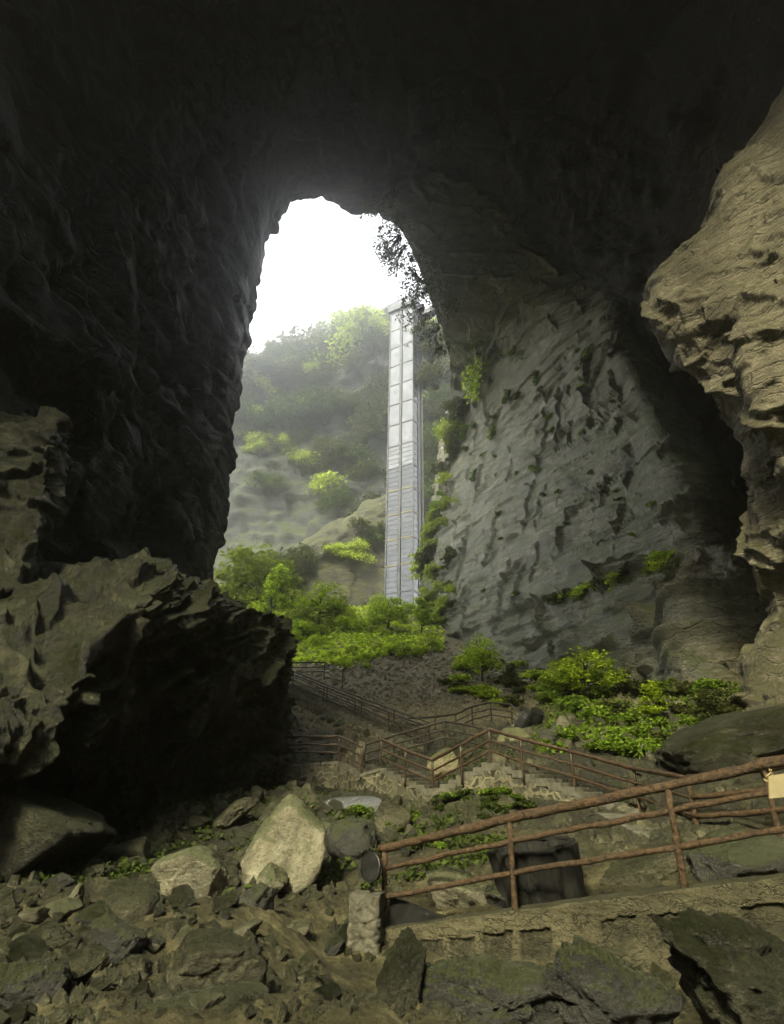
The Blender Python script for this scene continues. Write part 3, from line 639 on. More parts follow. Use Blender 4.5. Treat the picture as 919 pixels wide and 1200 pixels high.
hero_rock(55, 1000, 170, 80, 'mossrock', 'mossy low boulder poking from the black hollow under the huge boulder', seed=11, depth=.8, Y=13.2, tilt=(0, 8, 10))
hero_rock(222, 1052, 92, 62, 'pale', 'pale cream boulder with a flat sunlit face on the left slope', seed=12, depth=.9, tilt=(5, -8, 20), planes=9)
hero_rock(332, 1048, 100, 118, 'pale', 'tall pale pointed boulder with dark diagonal streaks, biggest on the open slope', seed=25, depth=.7, tilt=(-8, 16, 30), planes=8, sink=.25)
hero_rock(318, 1052, 40, 42, 'pale', 'small rounded cream stone at the foot of the tall pointed boulder', 'rock', 'rock', seed=14, planes=20)
hero_rock(303, 1062, 46, 28, 'wet', 'black wet stone wedged below the tall pointed boulder', 'rock', 'rock', seed=15)
hero_rock(410, 952, 78, 20, 'shine', 'flat wet slab shining with sky light below the masonry wall', 'rock', 'rock', seed=16, depth=.8, planes=7, tilt=(20, -5, 0), rough=.02)
hero_rock(462, 976, 44, 40, 'rock', 'squarish grey block standing beside the flat wet slab', 'rock', 'rock', seed=17, planes=7)
hero_rock(412, 1005, 62, 46, 'wet', 'dark glossy boulder behind the round floodlight', 'boulder', seed=18, planes=8)
hero_rock(545, 1063, 92, 48, 'pale', 'broad cream rock lying behind the lowest rail by the pillar', 'rock', 'rock', seed=31, depth=.8, planes=10, tilt=(0, 10, 0))
hero_rock(590, 1066, 46, 34, 'wet', 'dark angular stone propping the broad cream rock', 'rock', 'rock', seed=20, planes=7)
hero_rock(760, 1035, 118, 42, 'rock', 'low grey-brown rock behind the third post of the log railing', 'rock', 'rock', seed=21, depth=.6, tilt=(0, -6, 0))
hero_rock(878, 1032, 150, 62, 'wet', 'large wet ridged boulder on the path under the log railing', 'boulder', seed=22, depth=.7, tilt=(0, -8, 10), rough=.06)
hero_rock(885, 912, 240, 92, 'mossrock', 'broad rounded boulder with a pale crack below the tan buttress', 'boulder', seed=23, depth=.8, planes=22, tilt=(0, -10, 0), Y=16.5, rough=.055, sink=.25)
hero_rock(735, 874, 26, 15, 'rock', 'small angular grey rock among the ferns above the long stair', 'rock', 'rock', seed=24, planes=7)
hero_rock(742, 884, 40, 13, 'wet', 'flat dark rock just below the small angular one in the ferns', 'rock', 'rock', seed=26, planes=7)
hero_rock(255, 1165, 120, 78, 'rock', 'broad mottled boulder half sunk in the earth at the bottom of the slope', 'boulder', seed=27, depth=.8, tilt=(0, 6, 20), planes=9)
hero_rock(235, 1225, 170, 75, 'wet', 'dark rounded rock lying lowest on the earth slope, under the mottled boulder', 'boulder', seed=28, depth=.7, Y=4.9, planes=12)
hero_rock(140, 1130, 66, 62, 'wet', 'blocky black rock standing in the middle of the left slope', 'boulder', seed=29, planes=7, tilt=(0, 5, 30))
hero_rock(165, 1148, 30, 30, 'rock', 'knee-high rounded stone right of the blocky black rock', 'rock', 'rock', seed=30, planes=14)
hero_rock(45, 1120, 80, 40, 'rock', 'long low boulder on the left slope above the corner rock', 'boulder', seed=32, depth=.7, tilt=(0, -10, 12))
hero_rock(30, 1195, 110, 70, 'wet', 'dark mossy boulder filling the bottom corner below the left slope', 'boulder', seed=33, planes=10)
hero_rock(78, 1160, 100, 55, 'rock', 'slanting grey boulder between the corner boulder and the blocky black rock', 'boulder', seed=34, planes=8, tilt=(0, -18, 30))
hero_rock(88, 1068, 24, 34, 'pale', 'narrow upright cream stone on the left slope', 'rock', 'rock', seed=35, planes=8)
hero_rock(155, 1075, 66, 46, 'rock', 'shaded boulder with a pale flat top in front of the cream boulder', 'boulder', seed=36, planes=8, tilt=(0, 12, 0))
hero_rock(275, 968, 60, 34, 'rock', 'slanting slate-like rock below the left end of the masonry wall', 'rock', 'rock', seed=37, planes=7, tilt=(0, -22, 0))
hero_rock(282, 925, 50, 44, 'rock', 'dark pointed rock leaning on the end of the masonry wall', 'rock', 'rock', seed=38, planes=7, tilt=(0, 20, 0))
hero_rock(575, 1225, 230, 108, 'wet', 'wet black boulder under the masonry wall beside the earth path', 'boulder', seed=39, depth=.5, Y=7.9, rough=.1, jag=1.5, sink=.1)
hero_rock(720, 1235, 170, 140, 'wet', 'glossy dark grey boulder at the foot of the masonry wall', 'boulder', seed=40, depth=.5, Y=6.9, rough=.1, jag=1.5, tilt=(0, 14, 0), sink=.1)
hero_rock(862, 1232, 200, 170, 'mossrock', 'big leaning olive boulder in front of the masonry wall under the sign', 'boulder', seed=61, depth=.6, Y=6.3, rough=.085, tilt=(-10, 14, 20), sink=.1, planes=9, jag=1.8)
hero_rock(470, 1215, 60, 130, 'mossrock', 'upright pale-streaked rock below the stone pillar', 'rock', 'rock', seed=42, depth=.8, Y=8.0, rough=.05)
hero_rock(600, 880, 46, 28, 'scree', 'ochre boulder seen through the rail at the top of the long stair', 'boulder', seed=43, planes=9, Y=27)
hero_rock(520, 905, 40, 28, 'scree', 'ochre rock behind the rail over the dip in the stairs', 'rock', 'rock', seed=44, planes=9, Y=26)
hero_rock(660, 856, 17, 18, 'pale', 'tan rock beside the black barrels', 'rock', 'rock', seed=45, planes=12)
hero_rock(650, 872, 40, 18, 'wet', 'pair-topped wet grey rock under the black barrels', 'rock', 'rock', seed=46, planes=7)
hero_rock(424, 886, 14, 18, 'pale', 'little cream boundary stone by the rail corner', 'rock', 'rock', seed=47, planes=14, Y=28.5)
hero_rock(345, 892, 70, 11, 'shine', 'long wet flagstone behind the rail on the masonry platform', 'rock', 'rock', seed=48, planes=7, Y=31.5, tilt=(18, -4, 0), rough=.02)

# scattered stones: a few shared shapes, copied
base_rocks = []
for k in range(12):
    me = rock_mesh('rock', 200 + k, 4 if k < 6 else 3, 8 + k % 5, 0.035, smooth=k < 6)
    me.materials.append(M[('rock', 'wet', 'rock', 'pale', 'mossrock', 'rock')[k % 6]])
    base_rocks.append(me)
def scatter_rock(px, py, size_px, label, group, big=False):
    g = G(px, py)
    if g is None: return
    s = scl(size_px, g[1], py) / 1.8
    me = base_rocks[random.randrange(6 if big else 12)]
    o = bpy.data.objects.new('rock', me); col.objects.link(o)
    o.location = (g[0], g[1], g[2] + s * 0.25)
    o.scale = (s * random.uniform(.8, 1.3), s * random.uniform(.8, 1.2), s * random.uniform(.5, .95))
    o.rotation_euler = (random.uniform(-.5, .5), random.uniform(-.5, .5), random.uniform(0, 6.3))
    tag(o, label, 'rock', group)
def zone(n, poly, smin, smax, label, group):
    xs_ = [p[0] for p in poly]; ys_ = [p[1] for p in poly]; k = 0
    def inside(x, y):
        c = False
        for i in range(len(poly)):
            (x1, y1), (x2, y2) = poly[i], poly[i - 1]
            if (y1 > y) != (y2 > y) and x < (x2 - x1) * (y - y1) / (y2 - y1) + x1: c = not c
        return c
    while k < n:
        x, y = random.uniform(min(xs_), max(xs_)), random.uniform(min(ys_), max(ys_))
        if not inside(x, y): continue
        s = smin * (smax / smin) ** (random.random() ** 2.2)
        scatter_rock(x, y, s, label, group, s > 18); k += 1
zone(165, [(0, 1060), (120, 1010), (250, 940), (420, 940), (300, 1060), (200, 1120), (0, 1140)], 9, 42, 'loose grey stone strewn over the dark rubble left of the pointed boulder', 'loose stones on the left rubble slope')
zone(55, [(0, 1120), (220, 1080), (400, 1090), (420, 1200), (0, 1200)], 8, 32, 'loose stone lying on the sandy earth at the bottom of the slope', 'loose stones on the sandy earth')
zone(32, [(330, 925), (560, 940), (560, 1000), (430, 1030), (370, 1050)], 7, 28, 'dark loose stone on the bank between the masonry wall and the pillar', 'loose stones on the bank below the wall')
zone(25, [(600, 830), (660, 800), (900, 800), (800, 890), (690, 870)], 6, 22, 'grey stone scattered among the ferns at the foot of the cliff', 'stones among the ferns')
zone(15, [(330, 815), (500, 860), (470, 885), (330, 860)], 6, 18, 'dark stone lying in the shade below the upper stair', 'stones below the upper stair')

# ------------------------------------------------------------------ scree and litter that nobody could count
def stones_mesh(name, pts, sizes, seed):
    r = np.random.default_rng(seed); D, Fc = ICO[1]
    vs, fs = [], []
    var = []
    for k in range(10):
        n = r.normal(size=(8, 3)); n /= np.linalg.norm(n, axis=1)[:, None]; h = r.uniform(.5, .95, 8)
        dots = D @ n.T; rr = np.where(dots > .05, h / np.maximum(dots, .05), 9).min(1); var.append(D * np.minimum(rr, 1.2)[:, None])
    A = np.empty((len(pts), len(D), 3))
    for i, (p, s) in enumerate(zip(pts, sizes)):
        q, _ = np.linalg.qr(r.normal(size=(3, 3)))
        A[i] = var[i % 10] @ q * (s * r.uniform(.6, 1.3, 3)) + p
    Fa = (Fc[None] + (np.arange(len(pts)) * len(D))[:, None, None]).reshape(-1, 3)
    return mesh_np(name, A, Fa, np.full(len(Fa), 3), False)
def polar_pts(n, a0, a1, r0, r1, seed, dens=None):
    r = np.random.default_rng(seed)
    a = np.radians(90 - r.uniform(a0, a1, n)); q = r0 * (r1 / r0) ** r.random(n)
    x, y = q * np.cos(a), q * np.sin(a)
    return np.stack([x, y, Hn(x, y)], -1)
p1 = polar_pts(13000, -44, 30, 4.6, 34, 21)
keep = fbm(np.c_[p1[:, :2] / 3.0, np.zeros(len(p1))], 3) > -0.12
p1 = p1[keep]; s1 = (0.0026 + 0.015 * np.random.default_rng(2).random(len(p1)) ** 4) * np.hypot(p1[:, 0], p1[:, 1])
o = link('rubble', stones_mesh('rubble', p1, s1, 31), M['rock']); tag(o, 'small stones covering the earth slope', 'rubble', kind='stuff')
p2 = polar_pts(7000, -18, 36, 34, 72, 22)
s2 = (0.0035 + 0.004 * np.random.default_rng(3).random(len(p2)) ** 3) * np.hypot(p2[:, 0], p2[:, 1])
o = link('gravel', stones_mesh('gravel', p2, s2 * .8, 32), M['scree']); tag(o, 'brown scree fan below the green thicket', 'gravel', kind='stuff')

# ------------------------------------------------------------------ plants
def leaf_cloud(pts, size, r, up=0.6, aspect=1.7, droop=0):
    "one diamond-shaped folded leaf at each point"
    n = len(pts)
    nrm = r.normal(size=(n, 3)); nrm[:, 2] += up * 2; nrm /= np.linalg.norm(nrm, axis=1)[:, None]
    t = r.normal(size=(n, 3)); t[:, 2] -= droop; t -= nrm * (t * nrm).sum(1)[:, None]; t /= np.linalg.norm(t, axis=1)[:, None]
    b = np.cross(nrm, t); s = (size * r.uniform(.6, 1.35, n))[:, None]
    V = np.stack([pts - t * s * .5 * aspect, pts + b * s * .5 + nrm * s * .12, pts + t * s * .5 * aspect, pts - b * s * .5 + nrm * s * .12], 1)
    return V.reshape(-1, 3)
def leaves_mesh(name, V, smooth=False):
    n = len(V) // 4
    return mesh_np(name, V, np.arange(n * 4), np.full(n, 4), smooth)
def tube_np(path, rads, k=6):
    path = np.asarray(path, float); n = len(path)
    t = np.gradient(path, axis=0); t /= np.maximum(np.linalg.norm(t, axis=1), 1e-9)[:, None]
    ref = np.array([0.31, 0.95, 0.05]) if abs(t[:, 2]).mean() > 0.7 else np.array([0.02, 0.01, 1.0])
    a = np.cross(t, ref); a /= np.linalg.norm(a, axis=1)[:, None]; b = np.cross(t, a)
    th = np.linspace(0, 2 * np.pi, k, endpoint=False)
    V = path[:, None] + (a[:, None] * np.cos(th)[None, :, None] + b[:, None] * np.sin(th)[None, :, None]) * np.asarray(rads)[:, None, None]
    V = V.reshape(-1, 3); Fq = []
    for i in range(n - 1):
        for j in range(k):
            Fq.append((i * k + j, i * k + (j + 1) % k, (i + 1) * k + (j + 1) % k, (i + 1) * k + j))
    V = np.concatenate([V, path[:1], path[-1:]]); c0, c1 = n * k, n * k + 1
    tri = [(c0, (j + 1) % k, j) for j in range(k)] + [(c1, (n - 1) * k + j, (n - 1) * k + (j + 1) % k) for j in range(k)]
    return V, Fq, tri
def tubes_mesh(name, tubes, smooth=True):
    Vs, flat, cnt, off = [], [], [], 0
    for path, rads, k in tubes:
        V, q, t = tube_np(path, rads, k)
        for f in q: flat += [i + off for i in f]; cnt.append(4)
        for f in t: flat += [i + off for i in f]; cnt.append(3)
        Vs.append(V); off += len(V)
    return mesh_np(name, np.concatenate(Vs), flat, cnt, smooth)
def plant_meshes(name, seed, h=1.0, wd=0.9, n=1600, leaf=0.06, clumps=14, kind='shrub'):
    "foliage and stem meshes of a plant about h tall"
    r = np.random.default_rng(seed)
    cs = []
    for _ in range(clumps):
        a = r.uniform(0, 6.28); rr = wd * .5 * r.random() ** .5
        top = (1 - (rr / (wd * .56)) ** 2) ** .5
        if kind == 'tree': z = h * (0.26 + 0.68 * top * r.random() ** .8)
        elif kind == 'cone': z = h * r.uniform(.3, 1); rr *= (1.25 - z / h); top = 1
        else: z = h * (0.18 + 0.75 * top * r.uniform(.25, 1))
        cs.append((rr * math.cos(a), rr * math.sin(a), z))
    cs = np.array(cs)
    pts = []
    per = n // clumps
    for c in cs:
        cr = wd * r.uniform(.10, .26)
        d = r.normal(size=(per, 3)); d /= np.linalg.norm(d, axis=1)[:, None]
        q = c + d * (cr * r.random(per) ** .45)[:, None] * np.array([1.15, 1.15, .72])
        pts.append(q)
    pts = np.concatenate(pts); pts[:, 2] = np.abs(pts[:, 2])
    fol = leaves_mesh(name + '_foliage', leaf_cloud(pts, leaf, r))
    tb = []
    if kind == 'tree' or kind == 'cone':
        tz = np.linspace(0, h * .8, 7); tp_ = np.c_[np.cumsum(r.normal(0, .012 * h, 7)), np.cumsum(r.normal(0, .012 * h, 7)), tz]
        tb.append((tp_, np.linspace(.028 * h, .008 * h, 7), 7))
        for c in cs[::2]:
            z0 = min(c[2] * .7, h * .6); b0 = np.array([np.interp(z0, tz, tp_[:, 0]), np.interp(z0, tz, tp_[:, 1]), z0])
            m = (b0 + c) / 2 + r.normal(0, .02 * h, 3); tb.append((np.array([b0, m, c]), [.012 * h, .008 * h, .003 * h], 5))
    else:
        for c in cs[::2]:
            m = c * np.array([.45, .45, .55]) + r.normal(0, .03 * h, 3)
            tb.append((np.array([[c[0] * .08, c[1] * .08, -.05 * h], m, c]), [.016 * h, .011 * h, .004 * h], 5))
    return fol, tubes_mesh(name + '_stem', tb)
PL = {}
for k in range(4): PL['shrub%d' % k] = plant_meshes('shrub', 300 + k, 1, 1.25, 1500, .058, 38)
for k in range(3): PL['tree%d' % k] = plant_meshes('tree', 320 + k, 1, .8, 2600, .034, 34, 'tree')
for k in range(2): PL['cone%d' % k] = plant_meshes('tree', 330 + k, 1, .55, 2200, .04, 30, 'cone')
for k in range(2): PL['sparse%d' % k] = plant_meshes('hanging', 350 + k, 1, 1.1, 420, .045, 22)
for k in range(3): PL['bush%d' % k] = plant_meshes('bush', 340 + k, 1, 1.5, 800, .13, 34)
def plant(kind, name, loc, h, wd, mat, label, cat, group=None, tilt=(0, 0), stem='stem', leaf='foliage'):
    fm, sm = PL[kind]
    o = empty(name, loc, label, cat, group, random.uniform(0, 6.3))
    o.rotation_euler = (tilt[0], tilt[1], random.uniform(0, 6.3)); o.scale = (wd, wd, h)
    f = bpy.data.objects.new(leaf, fm); col.objects.link(f); f.parent = o
    if not fm.materials: fm.materials.append(None)
    f.material_slots[0].link = 'OBJECT'; f.material_slots[0].material = mat
    s = bpy.data.objects.new(stem, sm); col.objects.link(s); s.parent = o
    if not sm.materials: sm.materials.append(M['bark'])
    return o
def on_ground(px, py):
    g = G(px, py); return None if g is None else (g[0], g[1], g[2] - .05)
# the bright thicket in the cave mouth
thicket = []
for i in range(90):
    px = random.uniform(262, 520); py = random.uniform(714, 786)
    if px < 335 and py > 760: py = random.uniform(714, 745)
    if py > 786 - max(0, (px - 470)) * .6: continue
    thicket.append((px, py))
thicket.sort(key=lambda q: q[1])
for px, py in thicket:
    g = on_ground(px, py)
    if g is None or g[1] > 118: continue
    h = sclz(random.choice([random.uniform(9, 18), random.uniform(14, 26), random.uniform(22, 38)]) * (1 if py < 755 else .6), g[1], py)
    plant('shrub%d' % random.randrange(4), 'shrub', g, h, h * random.uniform(.8, 1.4), M['leafy'] if random.random() < .3 else M['leaf'], 'bright green shrub in the dense thicket below the tower', 'shrub', 'green shrubs of the thicket')
def tree_at(kind, px, py, hpx, mat, label, wf=1.0, Y=None, name='tree', group=None, cat='tree'):
    g = on_ground(px, py) if Y is None else W(px, py, Y)
    h = sclz(hpx, g[1], py - hpx / 2) * 1.05
    return plant(kind, name, g, h, h * wf, mat, label, cat, group, stem='trunk', leaf='crown')
tree_at('cone0', 318, 742, 72, M['leaf'], 'slim bright green tree standing above the thicket', 1.0)
tree_at('tree0', 292, 735, 92, M['leafy'], 'broad yellow-green tree at the edge of the huge boulder', 1.15)
tree_at('tree1', 275, 735, 62, M['leafy'], 'low yellow-green tree beside the black cave wall', 1.1)
tree_at('tree2', 375, 735, 52, M['leaf'], 'round green tree in the middle of the thicket', 1.2)
tree_at('tree0', 455, 740, 40, M['leaf'], 'small green tree in front of the tower foot', 1.2)
tree_at('tree1', 350, 690, 50, M['leafw'], 'dull olive tree on the slanting ledge of the far cliff', 1.2, Y=124)
tree_at('tree1', 312, 690, 40, M['leafw'], 'pale olive bush-like tree at the left foot of the far cliff', 1.3, Y=124)
tree_at('cone1', 495, 745, 40, M['leaf'], 'slender young tree at the corner of the grey cliff', 1.1)
# bushes on the bank under the right cliff
tree_at('tree2', 690, 822, 62, M['leaf'], 'round leafy bush-like tree against the foot of the grey cliff', 1.5)
tree_at('tree0', 672, 822, 50, M['leaf'], 'smaller leafy tree beside the round one under the grey cliff', 1.4)
tree_at('cone0', 770, 850, 50, M['leaf'], 'narrow upright sapling among the ferns', 1.2)
tree_at('tree1', 855, 858, 52, M['leafw'], 'dull green bush-like tree above the broad rounded boulder', 1.7)
tree_at('tree2', 565, 800, 55, M['leaf'], 'light young tree on the dark rubble at the cliff corner', 1.0)
tree_at('cone1', 600, 815, 34, M['leafw'], 'small olive sapling right of the scree fan', 1.2)
for i in range(70):
    px = random.uniform(645, 895); py = random.uniform(812, 888)
    if py > 893 - abs(px - 740) * .25 or (px > 790 and py > 865): continue
    g = on_ground(px, py)
    if g is None or g[1] > 60: continue
    h = sclz(random.uniform(9, 22), g[1], py)
    plant('bush%d' % random.randrange(3), 'fern', g, h, h * random.uniform(1.1, 1.6), M['leaff'] if random.random() < .75 else M['leafw'], 'green fern clump on the bank between the long stair and the cliff', 'fern', 'ferns on the bank')
for i in range(45):
    px = random.uniform(470, 620); py = random.uniform(925, 965) if i < 30 else random.uniform(950, 1000)
    if i >= 30: px = random.uniform(380, 520)
    g = on_ground(px, py)
    if g is None: continue
    h = sclz(random.uniform(7, 15), g[1], py)
    plant('bush%d' % random.randrange(3), 'weed', g, h, h * 1.5, M['leafd'] if i % 3 else M['leaff'], 'low weed growing on the dark bank below the masonry wall', 'weed', 'weeds on the bank')
for i in range(24):
    px = random.uniform(520, 640); py = random.uniform(770, 830)
    g = on_ground(px, py)
    if g is None: continue
    h = sclz(random.uniform(7, 15), g[1], py)
    plant('bush%d' % random.randrange(3), 'fern', g, h, h * 1.4, M['leafw'] if i % 2 else M['leaf'], 'olive fern clump on the scree at the corner of the grey cliff', 'fern', 'ferns on the scree')
# trees of the far cliff
sky_line = [(242, 455), (300, 430), (370, 408), (440, 375), (462, 365)]
for i in range(46):
    px = random.uniform(240, 470)
    py = np.interp(px, [p[0] for p in sky_line], [p[1] for p in sky_line]) + random.uniform(18, 44)
    Y = FK * (SQ(np.interp(px, [240, 370, 470], [172, 158, 145])) + random.uniform(-1, 8))
    tree_at(random.choice(['tree0', 'tree1', 'tree2', 'cone0']), px, py, random.uniform(22, 46), M['leafw'] if random.random() < .6 else M['leafd'],
            'hazy tree on the skyline of the far cliff', random.uniform(.8, 1.2), Y=Y, group='trees along the far skyline')
fv = farP.reshape(-1, 3)
cam_d = fv - CAM; camv = cam_d @ RM
fpx = 459.5 + camv[:, 0] / -camv[:, 2] * F; fpy = 600 - camv[:, 1] / -camv[:, 2] * F
sel = np.where((fpx > 235) & (fpx < 545) & (fpy > 395) & (fpy < 620))[0]
for i in range(300):
    p = fv[sel[random.randrange(len(sel))]]
    q = (p - CAM) @ RM; pyy = 600 - q[1] / -q[2] * F
    if random.random() < (pyy - 450) / 190: continue
    h = sclz(random.uniform(15, 38), p[1], pyy)
    plant(random.choice(['shrub0', 'shrub1', 'shrub2', 'tree1']), 'cliff_shrub', (p[0], p[1] - 1.5, p[2] - h * .35), h, h * random.uniform(.9, 1.4), random.choice([M['leafw'], M['leafd'], M['leafw'], M['leafd'], M['leafw'], M['leafy']]),
          'hazy shrub clinging to the face of the far cliff', 'shrub', 'shrubs on the far cliff', (random.uniform(0.2, .5), 0))

for i in range(22):
    px = random.uniform(300, 452); py = np.interp(px, [300, 345, 400, 452], [668, 645, 615, 588]) + random.uniform(4, 50)
    g = W(px, py, np.interp(px, [300, 400, 452], [124, 125, 127])); h = sclz(random.uniform(9, 22), g[1], py)
    plant('shrub%d' % random.randrange(4), 'ledge_shrub', (g[0], g[1], g[2] - h * .4), h, h * random.uniform(1, 1.5), random.choice([M['leafw'], M['leafd'], M['leafy']]), 'olive shrub on the brown ledge left of the tower foot', 'shrub', 'shrubs on the brown ledge', (.3, 0))
def cling(px, py, Y, hpx, mat, label, group=None, kind='shrub0', wf=1.2, tilt=(.5, -.3), name='cliff_shrub'):
    g = W(px, py, Y); h = scl(hpx, Y, py)
    return plant(kind, name, g, h, h * wf, mat, label, 'shrub', group, tilt)
cling(582, 450, 78, 40, M['leaf'], 'single bright green shrub rooted high on the grey cliff')
for i in range(24):
    t = i / 23; px = np.interp(t, [0, .35, .6, 1], [552, 536, 520, 505]) + random.uniform(-9, 9); py = 465 + 190 * t ** 1.35 + random.uniform(-12, 12)
    cling(px, py, np.interp(t, [0, 1], [88, 98]), random.uniform(12, 26) * (1.2 - .5 * t), random.choice([M['leafy'], M['leafw'], M['leaff']]), 'loose shrub hanging from the cliff edge beside the tower', 'shrubs beside the tower', 'shrub%d' % random.randrange(4), random.uniform(.8, 1.3))
for px, py, Y, s in [(505, 425, 112, 30), (515, 410, 112, 26), (500, 400, 110, 24), (512, 455, 112, 30)]:
    cling(px, py, Y, s, M['leafw'], 'hazy olive shrub on the rock just behind the tower', 'shrubs behind the tower', 'shrub%d' % random.randrange(4))
# plants hanging from the lip of the vault
for i in range(15):
    t = i / 14; px = np.interp(t, [0, .4, 1], [440, 474, 510]) + random.uniform(-2, 10); py = np.interp(t, [0, .4, 1], [244, 290, 390]) + random.uniform(-8, 6)
    cling(px, py, RK * np.interp(t, [0, 1], [66.3, 70.5]), random.uniform(24, 42), M['leafw'], 'dark plant hanging from the lip of the cave roof', 'plants hanging from the cave roof', 'sparse%d' % (i % 2), 1.1, (2.2, .4), 'hanging_plant')
# tufts on the right cliff
cl_objs = [o for o in col.objects if o.name == 'cliff_face'][0]
cv = np.empty(len(cl_objs.data.vertices) * 3, np.float32); cl_objs.data.vertices.foreach_get('co', cv); cv = cv.reshape(-1, 3)
q = (cv - CAM) @ RM; cpx = 459.5 + q[:, 0] / -q[:, 2] * F; cpy = 600 - q[:, 1] / -q[:, 2] * F
def tufts(n, cond, hp, mats, label, group):
    ids = np.where(cond)[0]
    for i in range(n):
        p = cv[ids[random.randrange(len(ids))]]; h = scl(random.uniform(*hp), p[1], 600)
        plant('bush%d' % random.randrange(3), 'tuft', (p[0] - .1, p[1] - .1, p[2]), h, h * random.uniform(1, 1.8), random.choice(mats), label, 'tuft', group, (.6, -.5))
tufts(42, (cpx > 540) & (cpx < 720) & (cpy > 400) & (cpy < 560), (3, 8), [M['leafw'], M['leaff'], M['leaff']], 'small tuft rooted in a crack high on the grey cliff', 'tufts high on the cliff')
tufts(45, (cpx > 494) & (cpx < 535) & (cpy > 590) & (cpy < 740), (6, 13), [M['leafw'], M['leafy']], 'trailing tuft on the cliff corner beside the tower foot', 'tufts on the cliff corner')
tufts(22, (np.abs(cpy - (705 - (cpx - 650) * .33)) < 7) & (cpx > 640) & (cpx < 790), (5, 11), [M['leaf'], M['leafw']], 'tuft growing along the long ledge of the grey cliff', 'tufts along the ledge')
tufts(20, (cpx > 560) & (cpx < 800) & (cpy > 560) & (cpy < 700), (2, 5), [M['leafw'], M['leaff']], 'tiny tuft on the bare middle of the grey cliff', 'tufts on the cliff middle')
# ground cover
gp = polar_pts(17000, -18, 30, 48, 108, 41)
qq = (gp - CAM) @ RM; gx = 459.5 + qq[:, 0] / -qq[:, 2] * F; gy = 600 - qq[:, 1] / -qq[:, 2] * F
lim = 782 - np.clip(gx - 400, 0, 200) * .18
kk = (gy < lim + 14 * fbm(np.c_[gp[:, :2] / 4, np.zeros(len(gp))], 3)) & (gx < 520)
gp = gp[kk]; gp[:, 2] += .15 + .5 * rng.random(len(gp))
o = link('undergrowth', leaves_mesh('undergrowth', leaf_cloud(gp, .42, rng, 1.0)), M['leaf']); tag(o, 'low bright green ground cover of the thicket', 'undergrowth', kind='stuff')
gp = polar_pts(30000, -5, 42, 15, 50, 42)
qq = (gp - CAM) @ RM; gx = 459.5 + qq[:, 0] / -qq[:, 2] * F; gy = 600 - qq[:, 1] / -qq[:, 2] * F
mm = fbm(np.c_[gp[:, :2] / 3.2, np.zeros(len(gp))], 4)
kk = (gx > 625) & (gy < 890) & (mm > -.05)
gp = gp[kk]; gp[:, 2] += .05 + .25 * rng.random(len(gp))
o = link('groundcover_leaves', leaves_mesh('groundcover', leaf_cloud(gp, .14, rng, .6)), M['leaff']); tag(o, 'low leafy ground cover on the bank under the grey cliff', 'undergrowth', kind='stuff')
gp = polar_pts(26000, -36, 12, 10, 30, 43)
mm = fbm(np.c_[gp[:, :2] / 2.4, np.zeros(len(gp))], 4)
kk = (mm > .02) & (gp[:, 1] > 12.5)
gp = gp[kk]; gp[:, 2] += .02 + .12 * rng.random(len(gp))
o = link('leaf_litter_weeds', leaves_mesh('weeds', leaf_cloud(gp, .085, rng, 1.0)), M['leafd']); tag(o, 'dark weeds and leaf litter over the rubble slope', 'weeds', kind='stuff')

